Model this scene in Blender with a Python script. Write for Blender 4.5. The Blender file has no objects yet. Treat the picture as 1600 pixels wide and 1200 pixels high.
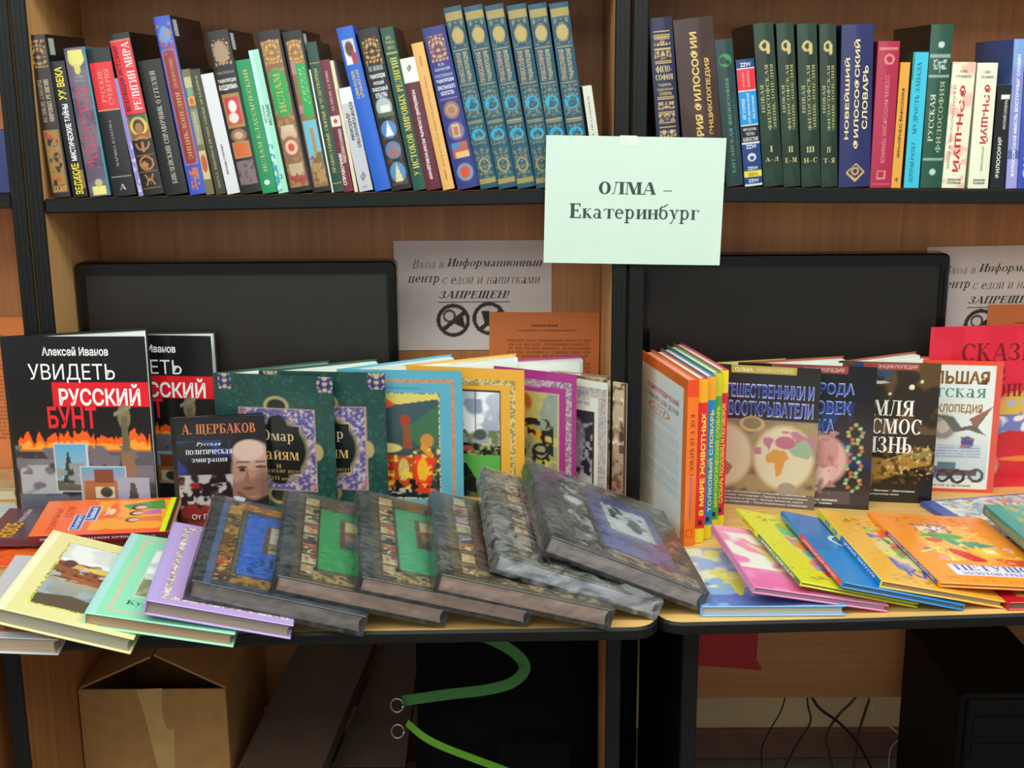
import bpy, math, random
import numpy as np
from mathutils import Matrix, Vector, Euler

# ---------------------------------------------------------------- camera, world, lights, exposure
scene = bpy.context.scene
scene.view_settings.view_transform = 'Standard'
scene.view_settings.look = 'None'
scene.view_settings.gamma = 1.0
scene.view_settings.use_curve_mapping = False
scene.view_settings.exposure = 0.18
C = scene.collection

cam_data = bpy.data.cameras.new('camera')
cam_data.sensor_width = 36.0
cam_data.lens = 36.0 * 1950 / 1600
cam = bpy.data.objects.new('camera', cam_data)
C.objects.link(cam)
cam.matrix_world = Matrix.Translation((0, 0, 1.485)) @ Matrix.Rotation(math.pi/2 - math.radians(13.5), 4, 'X') @ Matrix.Rotation(-0.0063, 4, 'Z')
scene.camera = cam

world = bpy.data.worlds.new('room_light')
scene.world = world
world.use_nodes = True
world.node_tree.nodes['Background'].inputs[0].default_value = (0.86, 0.95, 1.0, 1)
world.node_tree.nodes['Background'].inputs[1].default_value = 0.32

def area(name, loc, target, sx, sy, power, col):
    d = bpy.data.lights.new(name, 'AREA')
    d.shape = 'RECTANGLE'; d.size = sx; d.size_y = sy; d.energy = power; d.color = col
    o = bpy.data.objects.new(name, d); C.objects.link(o)
    o.location = loc
    o.rotation_euler = (Vector(target) - Vector(loc)).to_track_quat('-Z', 'Y').to_euler()
    return o
area('ceiling_lamp_near', (0.25, 0.75, 2.72), (0.2, 1.45, 0.75), 4.6, 0.5, 54, (0.95, 1.0, 0.95))
area('ceiling_lamp_behind', (0.2, -0.35, 2.72), (0.1, 2.0, 1.1), 5.6, 0.8, 54, (0.96, 1.0, 0.96))
area('front_fill_behind_camera', (-0.9, -2.2, 1.9), (0.0, 2.0, 1.0), 5.0, 1.3, 24, (0.95, 1.0, 0.98))  # added fill light, lifts the fronts and the space below the desks

# ---------------------------------------------------------------- helpers
def lin(c):
    if isinstance(c, str):
        c = c.lstrip('#')
        if len(c) == 3: c = ''.join(a*2 for a in c)
        c = [int(c[i:i+2], 16)/255 for i in (0, 2, 4)]
    c = np.array(c, float)
    return np.where(c <= 0.04045, c/12.92, ((c+0.055)/1.055)**2.4)

def node_mat(name):
    m = bpy.data.materials.new(name); m.use_nodes = True
    nt = m.node_tree; b = nt.nodes['Principled BSDF']
    return m, nt, b

def print_mat(name, rough, coat=0.0, bump=0.0, scale=400, spec=0.5, stretch=None, var=0.06):
    """colour printed on the piece (its colour attribute) with a fine procedural grain"""
    m, nt, b = node_mat(name)
    N, L = nt.nodes, nt.links
    at = N.new('ShaderNodeAttribute'); at.attribute_name = 'Col'
    tc = N.new('ShaderNodeTexCoord'); mp = N.new('ShaderNodeMapping')
    if stretch: mp.inputs['Scale'].default_value = stretch
    L.new(tc.outputs['Object'], mp.inputs[0])
    nz = N.new('ShaderNodeTexNoise'); nz.inputs['Scale'].default_value = scale; nz.inputs['Detail'].default_value = 2
    L.new(mp.outputs[0], nz.inputs['Vector'])
    mr = N.new('ShaderNodeMapRange'); mr.inputs[1].default_value = 0.25; mr.inputs[2].default_value = 0.75
    mr.inputs[3].default_value = 1-var; mr.inputs[4].default_value = 1+var
    L.new(nz.outputs[0], mr.inputs[0])
    mx = N.new('ShaderNodeVectorMath'); mx.operation = 'SCALE'
    L.new(at.outputs['Color'], mx.inputs[0]); L.new(mr.outputs[0], mx.inputs['Scale'])
    L.new(mx.outputs[0], b.inputs['Base Color'])
    b.inputs['Roughness'].default_value = rough
    b.inputs['Coat Weight'].default_value = coat
    b.inputs['Coat Roughness'].default_value = 0.12
    b.inputs['Specular IOR Level'].default_value = spec
    if bump:
        bp = N.new('ShaderNodeBump'); bp.inputs['Strength'].default_value = bump; bp.inputs['Distance'].default_value = 0.0006
        L.new(nz.outputs[0], bp.inputs['Height']); L.new(bp.outputs[0], b.inputs['Normal'])
    return m

def wood_mat(name, c1, c2, rough=0.5, axis='Z'):
    m, nt, b = node_mat(name)
    N, L = nt.nodes, nt.links
    tc = N.new('ShaderNodeTexCoord'); mp = N.new('ShaderNodeMapping')
    sc = {'X': (1.2, 40, 40), 'Y': (40, 1.2, 40), 'Z': (40, 40, 1.2)}[axis]
    mp.inputs['Scale'].default_value = sc
    L.new(tc.outputs['Object'], mp.inputs[0])
    nz = N.new('ShaderNodeTexNoise'); nz.inputs['Scale'].default_value = 2.2; nz.inputs['Detail'].default_value = 6; nz.inputs['Roughness'].default_value = 0.62
    L.new(mp.outputs[0], nz.inputs['Vector'])
    n2 = N.new('ShaderNodeTexNoise'); n2.inputs['Scale'].default_value = 0.35; n2.inputs['Detail'].default_value = 2
    L.new(mp.outputs[0], n2.inputs['Vector'])
    ad = N.new('ShaderNodeMath'); ad.operation = 'ADD'; ad.use_clamp = True
    hf = N.new('ShaderNodeMath'); hf.operation = 'MULTIPLY_ADD'; hf.inputs[1].default_value = 0.8; hf.inputs[2].default_value = -0.4
    L.new(n2.outputs[0], hf.inputs[0]); L.new(nz.outputs[0], ad.inputs[0]); L.new(hf.outputs[0], ad.inputs[1])
    rp = N.new('ShaderNodeValToRGB')
    rp.color_ramp.elements[0].position = 0.3; rp.color_ramp.elements[1].position = 0.72
    rp.color_ramp.elements[0].color = (*lin(c1), 1); rp.color_ramp.elements[1].color = (*lin(c2), 1)
    L.new(ad.outputs[0], rp.inputs[0]); L.new(rp.outputs[0], b.inputs['Base Color'])
    b.inputs['Roughness'].default_value = rough
    bp = N.new('ShaderNodeBump'); bp.inputs['Strength'].default_value = 0.08; bp.inputs['Distance'].default_value = 0.001
    L.new(nz.outputs[0], bp.inputs['Height']); L.new(bp.outputs[0], b.inputs['Normal'])
    return m

def flat_mat(name, c, rough=0.5, metal=0.0, spec=0.5, scale=60, var=0.1, bump=0.0):
    m, nt, b = node_mat(name)
    N, L = nt.nodes, nt.links
    tc = N.new('ShaderNodeTexCoord')
    nz = N.new('ShaderNodeTexNoise'); nz.inputs['Scale'].default_value = scale; nz.inputs['Detail'].default_value = 3
    L.new(tc.outputs['Object'], nz.inputs['Vector'])
    rp = N.new('ShaderNodeValToRGB')
    a = lin(c)
    rp.color_ramp.elements[0].position = 0.3; rp.color_ramp.elements[1].position = 0.7
    rp.color_ramp.elements[0].color = (*(a*(1-var)), 1); rp.color_ramp.elements[1].color = (*np.minimum(a*(1+var), 1), 1)
    L.new(nz.outputs[0], rp.inputs[0]); L.new(rp.outputs[0], b.inputs['Base Color'])
    b.inputs['Roughness'].default_value = rough; b.inputs['Metallic'].default_value = metal
    b.inputs['Specular IOR Level'].default_value = spec
    if bump:
        bp = N.new('ShaderNodeBump'); bp.inputs['Strength'].default_value = bump; bp.inputs['Distance'].default_value = 0.002
        L.new(nz.outputs[0], bp.inputs['Height']); L.new(bp.outputs[0], b.inputs['Normal'])
    return m

def wrap_mat(name='shrink_film', haze=0.05, bump=0.5, sc=45):
    m = bpy.data.materials.new(name); m.use_nodes = True
    nt = m.node_tree; N, L = nt.nodes, nt.links
    N.remove(N['Principled BSDF']); out = N['Material Output']
    tr = N.new('ShaderNodeBsdfTransparent'); gl = N.new('ShaderNodeBsdfGlossy'); mx = N.new('ShaderNodeMixShader')
    gl.inputs['Roughness'].default_value = 0.12; gl.inputs['Color'].default_value = (0.95, 1, 1, 1)
    fr = N.new('ShaderNodeFresnel'); fr.inputs['IOR'].default_value = 1.5
    nz = N.new('ShaderNodeTexNoise'); nz.inputs['Scale'].default_value = sc; nz.inputs['Detail'].default_value = 3; nz.inputs['Distortion'].default_value = 1.6
    tc = N.new('ShaderNodeTexCoord'); L.new(tc.outputs['Object'], nz.inputs['Vector'])
    bp = N.new('ShaderNodeBump'); bp.inputs['Strength'].default_value = bump; bp.inputs['Distance'].default_value = 0.004
    L.new(nz.outputs[0], bp.inputs['Height'])
    for n in (gl, fr): L.new(bp.outputs[0], n.inputs['Normal'])
    L.new(fr.outputs[0], mx.inputs[0]); L.new(tr.outputs[0], mx.inputs[1]); L.new(gl.outputs[0], mx.inputs[2])
    # whitish glare of the film put in as patchy white diffuse haze
    df = N.new('ShaderNodeBsdfDiffuse'); df.inputs['Color'].default_value = (0.9, 0.95, 0.95, 1)
    n2 = N.new('ShaderNodeTexNoise'); n2.inputs['Scale'].default_value = 22; n2.inputs['Detail'].default_value = 5; n2.inputs['Distortion'].default_value = 2.5
    L.new(tc.outputs['Object'], n2.inputs['Vector'])
    mr = N.new('ShaderNodeMapRange'); mr.inputs[1].default_value = 0.35; mr.inputs[2].default_value = 0.75; mr.inputs[3].default_value = 0.0; mr.inputs[4].default_value = haze
    L.new(n2.outputs[0], mr.inputs[0])
    m2 = N.new('ShaderNodeMixShader'); L.new(mr.outputs[0], m2.inputs[0]); L.new(mx.outputs[0], m2.inputs[1]); L.new(df.outputs[0], m2.inputs[2])
    L.new(m2.outputs[0], out.inputs['Surface'])
    return m

M = {
 'gloss': print_mat('glossy_cover_print', 0.32, coat=0.35, var=0.04),
 'matte': print_mat('matte_cover_print', 0.55, var=0.05),
 'cloth': print_mat('cloth_cover_print', 0.6, bump=0.3, scale=900, var=0.12),
 'pages': print_mat('page_edges', 0.85, bump=0.5, scale=14, stretch=(1, 1, 120), var=0.16),
 'sheet': print_mat('paper_sheet', 0.75, scale=30, var=0.015),
 'paint': print_mat('painted_plastic', 0.3, var=0.03),
 'wrap': wrap_mat(),
 'loosewrap': wrap_mat('loose_crinkled_film', 0.22, 1.0, 70),
 'wood': wood_mat('beech_laminate', '#a66c3c', '#bf844e'),
 'woodx': wood_mat('beech_laminate_across', '#a66c3c', '#bf844e', axis='X'),
 'side': wood_mat('lit_beech_side_board', '#c48f56', '#d8a86c'),  # beech lightened to carry the light falling on the side panels
 'top': wood_mat('beech_desk_top', '#dcac62', '#eac47a', rough=0.35, axis='X'),
 'black': flat_mat('black_edge_band', '#121312', rough=0.4, spec=0.3, scale=200, var=0.25, bump=0.1),
 'blackp': flat_mat('black_gloss_plastic', '#0a0a0a', rough=0.18, scale=20),
 'screen': flat_mat('matte_black_screen', '#211b16', rough=0.42, scale=900, var=0.2),
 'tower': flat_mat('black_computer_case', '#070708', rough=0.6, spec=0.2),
 'card': flat_mat('brown_cardboard', '#a87c46', rough=0.85, scale=35, var=0.12, bump=0.2),
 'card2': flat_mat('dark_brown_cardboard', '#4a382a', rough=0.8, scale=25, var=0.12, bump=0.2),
 'tape': flat_mat('clear_packing_tape', '#c19a5e', rough=0.2, scale=30),
 'fabric': flat_mat('black_bag_fabric', '#060608', rough=0.9, spec=0.1, scale=300, var=0.4, bump=0.5),
 'strap': flat_mat('green_webbing', '#2f6a2a', rough=0.7, scale=500, var=0.2, bump=0.3),
 'strap2': flat_mat('lime_webbing', '#5c9a20', rough=0.7, scale=500, var=0.2, bump=0.3),
 'metal': flat_mat('nickel_ring', '#8c8c80', rough=0.25, metal=1.0),
 'cable': flat_mat('black_cable_rubber', '#15130f', rough=0.5),
 'cable2': flat_mat('brown_cable_rubber', '#4c3826', rough=0.5),
 'cable3': flat_mat('white_cable_rubber', '#c8bda0', rough=0.5),
 'wall': flat_mat('cream_wall_paint', '#e2c897', rough=0.85, scale=8, var=0.05, bump=0.1),
 'ceil': flat_mat('white_ceiling', '#d8dad4', rough=0.9, scale=8, var=0.03),
 'floor': flat_mat('grey_linoleum', '#7a7068', rough=0.5, scale=12, var=0.15),
 'base': flat_mat('brown_baseboard', '#7c5546', rough=0.6, scale=20, var=0.1),
 'red': flat_mat('red_folder_plastic', '#b01018', rough=0.4, scale=14, var=0.15),
 'brownbag': flat_mat('brown_leatherette', '#7a5444', rough=0.6, scale=90, var=0.15, bump=0.4),
 'clear': flat_mat('clear_sticky_tape', '#d4e0cf', rough=0.15, scale=60, var=0.03),
}

class MB:
    """collects coloured faces and links them as one mesh"""
    def __init__(s): s.v = []; s.f = []; s.c = []; s.n = 0
    def add(s, verts, faces, col):
        verts = np.asarray(verts, float); k = len(verts)
        s.v.append(verts)
        s.f += [tuple(i + s.n for i in f) for f in faces]
        col = lin(col) if isinstance(col, str) else np.asarray(col, float)
        s.c.append(np.broadcast_to(col, (k, 3)))
        s.n += k
    def box(s, a, b, col='#888'):
        x0, y0, z0 = a; x1, y1, z1 = b
        vs = [(x0,y0,z0),(x1,y0,z0),(x1,y1,z0),(x0,y1,z0),(x0,y0,z1),(x1,y0,z1),(x1,y1,z1),(x0,y1,z1)]
        s.add(vs, [(0,3,2,1),(4,5,6,7),(0,1,5,4),(1,2,6,5),(2,3,7,6),(3,0,4,7)], col)
    def bbox(s, a, b, r, col='#888'):
        """box with chamfered edges"""
        bm_pts = []
        x = (a[0], b[0]); y = (a[1], b[1]); z = (a[2], b[2])
        idx = {}
        for i in (0,1):
            for j in (0,1):
                for k in (0,1):
                    sx, sy, sz = 1-2*i, 1-2*j, 1-2*k
                    for ax in range(3):
                        p = [x[i]+sx*r, y[j]+sy*r, z[k]+sz*r]
                        p[ax] -= (sx, sy, sz)[ax]*r
                        idx[i,j,k,ax] = len(bm_pts); bm_pts.append(p)
        F = []
        def q(*k): F.append(tuple(idx[t] for t in k))
        for i in (0,1):
            o = [(i,0,0,0),(i,1,0,0),(i,1,1,0),(i,0,1,0)]; q(*(o if i else o[::-1]))
            o = [(0,i,0,1),(0,i,1,1),(1,i,1,1),(1,i,0,1)]; q(*(o if i else o[::-1]))
            o = [(0,0,i,2),(1,0,i,2),(1,1,i,2),(0,1,i,2)]; q(*(o if i else o[::-1]))
        for i in (0,1):
            for j in (0,1):
                q((i,j,0,0),(i,j,1,0),(i,j,1,1),(i,j,0,1))
                q((i,0,j,0),(i,1,j,0),(i,1,j,2),(i,0,j,2))
                q((0,i,j,1),(1,i,j,1),(1,i,j,2),(0,i,j,2))
                for k in (0,1): q((i,j,k,0),(i,j,k,1),(i,j,k,2))
        s.add(bm_pts, F, col)
    def tube(s, pts, r, col='#888', n=8):
        pts = [Vector(p) for p in pts]; vs = []; F = []
        for i, p in enumerate(pts):
            t = (pts[min(i+1, len(pts)-1)] - pts[max(i-1, 0)]).normalized()
            u = t.cross(Vector((0.3, 0.9, 0.1))).normalized(); w = t.cross(u)
            for k in range(n):
                a = 2*math.pi*k/n; vs.append(p + (u*math.cos(a) + w*math.sin(a))*r)
        for i in range(len(pts)-1):
            for k in range(n): F.append((i*n+k, i*n+(k+1)%n, (i+1)*n+(k+1)%n, (i+1)*n+k))
        F.append(tuple(range(n))[::-1]); F.append(tuple((len(pts)-1)*n+k for k in range(n)))
        s.add(vs, F, col)
    def build(s, name, mat, parent=None, smooth=False, fix=False):
        me = bpy.data.meshes.new(name)
        v = np.concatenate(s.v)
        me.from_pydata(v.tolist(), [], s.f)
        ca = me.color_attributes.new('Col', 'FLOAT_COLOR', 'POINT')
        c = np.ones((len(v), 4), np.float32); c[:, :3] = np.concatenate(s.c)
        ca.data.foreach_set('color', c.ravel())
        me.materials.append(mat if not isinstance(mat, str) else M[mat])
        if smooth: me.polygons.foreach_set('use_smooth', [True]*len(me.polygons))
        if fix:
            import bmesh
            bm = bmesh.new(); bm.from_mesh(me); bmesh.ops.recalc_face_normals(bm, faces=bm.faces); bm.to_mesh(me); bm.free()
        o = bpy.data.objects.new(name, me); C.objects.link(o)
        if parent: o.parent = parent
        return o

def spline(pts, n=8):
    P = [Vector(p) for p in pts]; out = []
    for i in range(len(P)-1):
        a, b, c, d = P[max(i-1,0)], P[i], P[i+1], P[min(i+2,len(P)-1)]
        for k in range(n):
            t = k/n
            out.append(0.5*((2*b)+(c-a)*t+(2*a-5*b+4*c-d)*t*t+(3*b-a-3*c+d)*t**3))
    out.append(P[-1]); return out

def tag(o, label=None, cat=None, group=None, kind=None):
    for k, v in (('label', label), ('category', cat), ('group', group), ('kind', kind)):
        if v: o[k] = v
    return o
def empty(name, label=None, cat=None, group=None, loc=(0,0,0), rot=(0,0,0)):
    o = bpy.data.objects.new(name, None); C.objects.link(o)
    o.location = loc; o.rotation_euler = rot; o.empty_display_size = 0.05
    return tag(o, label, cat, group)

# ---- lettering: sans from Blender's built-in face, serif drawn from strokes
_sans = {}
def sans(sx, bold=0.0):
    k = (sx, bold)
    if k in _sans: return _sans[k]
    # the outline filler drops triangles at some resolutions; keep the resolution that fills the most
    best = None
    for rs, dx in ((2, 0), (3, 0), (3, .0013), (4, .0007), (2, .002), (5, 0)):
        cu = bpy.data.curves.new('lettering', 'FONT'); cu.body = sx; cu.resolution_u = rs; cu.offset = bold+dx
        ob = bpy.data.objects.new('lettering', cu); C.objects.link(ob)
        bpy.context.view_layer.update()
        me = ob.to_mesh()
        v = np.array([tuple(p.co)[:2] for p in me.vertices]); f = [tuple(p.vertices) for p in me.polygons]
        ob.to_mesh_clear(); bpy.data.objects.remove(ob); bpy.data.curves.remove(cu)
        if best is None or len(f)-len(v) > best[0]: best = (len(f)-len(v), v, f)
    v, f = best[1:]
    _sans[k] = (v, f); return v, f

def _glyphs(W=0.175, T=0.058):
    G = {}
    def Q(*p): return list(p)
    def st(x, y0=0, y1=1, w=W, t=1, b=1):       # stem with slab serifs
        r = [Q((x,y0),(x+w,y0),(x+w,y1),(x,y1))]
        if b: r.append(Q((x-.075,y0),(x+w+.075,y0),(x+w+.075,y0+T),(x-.075,y0+T)))
        if t: r.append(Q((x-.075,y1-T),(x+w+.075,y1-T),(x+w+.075,y1),(x-.075,y1)))
        return r
    def hz(x0, x1, y, h=T): return [Q((x0,y),(x1,y),(x1,y+h),(x0,y+h))]
    def dg(x0, y0, x1, y1, w): return [Q((x0,y0),(x0+w,y0),(x1+w,y1),(x1,y1))]
    def arc(cx, cy, rx, ry, a0=0, a1=360, wt=W, wn=T):
        n = max(4, int(abs(a1-a0)/18)); r = []
        for i in range(n):
            p = []
            for a in (a0+(a1-a0)*i/n, a0+(a1-a0)*(i+1)/n):
                c, s_ = math.cos(math.radians(a)), math.sin(math.radians(a))
                p.append(((cx+rx*c, cy+ry*s_), (cx+(rx-wt)*c, cy+(ry-wn)*s_)))
            r.append(Q(p[0][0], p[1][0], p[1][1], p[0][1]))
        return r
    def tick(x, y0, y1): return [Q((x,y0),(x+T,y0),(x+T,y1),(x,y1))]
    G['А'] = (dg(.04,0,.36,1,.05)+dg(.6,0,.33,1,W)+hz(.16,.62,.3)+hz(-.04,.2,0)+hz(.52,.84,0), .82)
    G['Б'] = (st(.08)+hz(.08,.6,1-T)+tick(.58,.78,1)+hz(.2,.42,.52)+arc(.4,.285,.27,.285,-90,90)+hz(.2,.42,0), .74)
    G['В'] = (st(.08)+hz(.2,.38,1-T)+arc(.36,.76,.22,.24,-90,90)+hz(.2,.4,.5)+arc(.4,.26,.27,.26,-90,90)+hz(.2,.42,0), .74)
    G['Г'] = (st(.08)+hz(.08,.6,1-T)+tick(.58,.75,1), .64)
    G['Д'] = (dg(.12,T,.26,1,.05)+st(.5,0,1,b=0)+hz(.2,.6,1-T)+hz(.02,.74,0)+tick(.0,-.18,T)+tick(.72,-.18,T), .8)
    G['Е'] = (st(.08)+hz(.08,.6,1-T)+tick(.58,.78,1)+hz(.2,.5,.49)+tick(.46,.4,.62)+hz(.08,.63,0)+tick(.62,0,.24), .72)
    G['Ж'] = (st(.42)+dg(.05,0,.4,.5,W)+dg(.1,1,.42,.5,.06)+dg(.8,0,.52,.5,W)+dg(.84,1,.55,.5,.06)+hz(0,.22,0)+hz(.78,1.0,0)+hz(.04,.22,1-T)+hz(.78,.96,1-T), 1.02)
    G['З'] = (arc(.3,.76,.24,.24,-90,140)+arc(.3,.26,.28,.26,-150,90)+hz(.2,.34,.5)+tick(.05,.72,.95)+tick(.0,.05,.28), .64)
    G['И'] = (st(.08)+st(.58)+dg(.18,.1,.56,.82,.07), .84)
    G['Й'] = (G['И'][0]+arc(.4,1.22,.16,.14,180,360,.05,.05), .84)
    G['К'] = (st(.08)+dg(.2,.5,.55,1,.06)+dg(.56,0,.26,.52,W)+hz(.5,.82,0)+hz(.48,.7,1-T), .8)
    G['Л'] = (dg(.1,.1,.24,1,.05)+arc(.06,.09,.09,.09,-170,20,.06,.05)+st(.5)+hz(.16,.6,1-T), .78)
    G['М'] = (dg(.08,0,.12,1,.05)+dg(.46,0,.16,1,W)+dg(.47,0,.78,1,.06)+st(.78)+hz(0,.2,0)+hz(.02,.26,1-T), 1.06)
    G['Н'] = (st(.08)+st(.58)+hz(.2,.6,.49), .84)
    G['О'] = (arc(.4,.5,.38,.52), .82)
    G['П'] = (st(.08)+st(.56)+hz(.1,.7,1-T), .82)
    G['Р'] = (st(.08)+hz(.2,.4,1-T)+arc(.38,.74,.26,.26,-90,90)+hz(.2,.4,.48), .68)
    G['С'] = (arc(.4,.5,.38,.52,40,320)+tick(.64,.68,.98), .74)
    G['Т'] = (st(.32,t=0)+hz(.02,.77,1-T)+tick(.0,.75,1)+tick(.74,.75,1), .8)
    G['У'] = (dg(.36,.38,.06,1,W)+dg(.22,.06,.62,1,.06)+hz(0,.28,1-T)+hz(.5,.76,1-T)+arc(.16,.1,.1,.1,-180,0,.07,.05), .76)
    G['Ф'] = (st(.4,-.06,1.06)+arc(.47,.5,.45,.37), .96)
    G['Х'] = (dg(.52,0,.08,1,W)+dg(.08,0,.56,1,.06)+hz(-.02,.22,0)+hz(.46,.78,0)+hz(0,.3,1-T)+hz(.48,.72,1-T), .78)
    G['Ц'] = (st(.08)+st(.56,b=0)+hz(.1,.82,0)+tick(.8,-.2,T), .88)
    G['Ч'] = (st(.52)+st(.04,.55,1,b=0)+arc(.32,.6,.28,.18,180,290), .78)
    G['Ш'] = (st(.08)+st(.44)+st(.8)+hz(.1,.9,0), 1.06)
    G['Щ'] = (G['Ш'][0]+hz(.9,1.06,0)+tick(1.04,-.2,T), 1.14)
    G['Ы'] = (st(.06)+hz(.2,.34,.5)+arc(.32,.26,.24,.26,-90,90)+hz(.2,.34,0)+st(.68), .94)
    G['Ь'] = (st(.08)+hz(.2,.4,.52)+arc(.38,.285,.26,.285,-90,90)+hz(.2,.4,0), .7)
    G['Э'] = (arc(.34,.5,.38,.52,-140,140)+hz(.2,.62,.49)+tick(.0,.7,.95), .76)
    G['Ю'] = (st(.06)+hz(.15,.4,.49)+arc(.74,.5,.34,.52), 1.12)
    G['Я'] = (st(.48)+hz(.28,.5,1-T)+arc(.3,.74,.26,.26,90,270)+hz(.28,.5,.48)+dg(.04,0,.3,.5,W)+hz(-.04,.2,0), .74)
    G['I'] = (st(.08), .34)
    G['V'] = (dg(.34,0,.04,1,W)+dg(.36,0,.64,1,.06)+hz(-.04,.28,1-T)+hz(.52,.78,1-T), .78)
    x = .66
    for k, v in list(G.items()):
        lo = k.lower()
        if lo != k and lo not in 'абеуфр':
            G[lo] = ([[(a*.76, b*x) for a, b in q] for q in v[0]], v[1]*.76)
    G['а'] = (st(.34,0,.5,.12,0,1)+arc(.24,.46,.2,.2,0,150,.12)+arc(.22,.17,.2,.18,0,360,.11,.04), .6)
    G['е'] = (arc(.28,.33,.26,.34,0,310,.13)+hz(.1,.52,.33), .58)
    G['б'] = (arc(.28,.33,.27,.34,0,360,.13)+arc(.3,.62,.28,.3,110,190,.12,.08)+dg(.2,.82,.46,1.02,.12), .6)
    G['р'] = (st(.06,-.3,x,.12)+arc(.3,.33,.25,.34,-150,150,.13), .62)
    G['у'] = (dg(.26,.06,.05,x,.13)+dg(.12,-.24,.44,x,.05)+hz(-.02,.22,x-T)+hz(.36,.56,x-T)+arc(.1,-.22,.08,.08,-180,0,.06,.05), .58)
    G['ф'] = (st(.3,-.3,1,.12)+arc(.36,.33,.34,.34,0,360,.12), .76)
    G['.'] = ([Q((.05,0),(.17,0),(.17,.14),(.05,.14))], .26)
    G[','] = G['.']
    G['-'] = (hz(.03,.35,.3,.07), .4); G['–'] = (hz(.05,.6,.3,.06), .68)
    G['!'] = (G['.'][0]+[Q((.08,.22),(.15,.22),(.19,1),(.04,1))], .3)
    G[' '] = ([], .34)
    return G
GL = _glyphs(); GLB = _glyphs(0.215, 0.07); GLT = _glyphs(0.1, 0.045)
def serif(sx, GL=GL):
    v = []; f = []; x = 0
    for ch in sx:
        g = GL.get(ch) or GL.get(ch.upper()) or GL['О']
        for q in g[0]:
            k = len(v); v += [(x+a, b) for a, b in q]; f.append((k, k+1, k+2, k+3))
        x += g[1] + .05
    return np.array(v), f

def lettering(s, font):
    """font: s sans, b bold sans, c serif, i slanted serif, t slanted sans"""
    if font in 'cikj': v, f = serif(s, GLB if font == 'k' else GLT if font == 'j' else GL)
    else: v, f = sans(s, 0.025 if font == 'b' else 0.0)
    v = v.copy()
    if font in 'itj': v[:, 0] += v[:, 1]*0.28
    return v, f

# ---- flat print painted on a face: rows of (op, ...) in face fractions, v upwards
_tab = np.random.RandomState(7).rand(128, 128)
def vnoise(x, y, seed=0):
    x = x + seed*17.3; y = y + seed*9.1
    xi = np.floor(x).astype(int); yi = np.floor(y).astype(int); fx = x-xi; fy = y-yi
    fx = fx*fx*(3-2*fx); fy = fy*fy*(3-2*fy)
    g = lambda a, b: _tab[a % 128, b % 128]
    return (g(xi,yi)*(1-fx)+g(xi+1,yi)*fx)*(1-fy) + (g(xi,yi+1)*(1-fx)+g(xi+1,yi+1)*fx)*fy
def inpoly(px, py, pts):
    r = np.zeros(px.shape, bool); n = len(pts)
    for i in range(n):
        x1, y1 = pts[i]; x2, y2 = pts[(i+1) % n]
        if y1 == y2: continue
        c = ((y1 > py) != (y2 > py)) & (px < (x2-x1)*(py-y1)/(y2-y1)+x1)
        r ^= c
    return r
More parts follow.
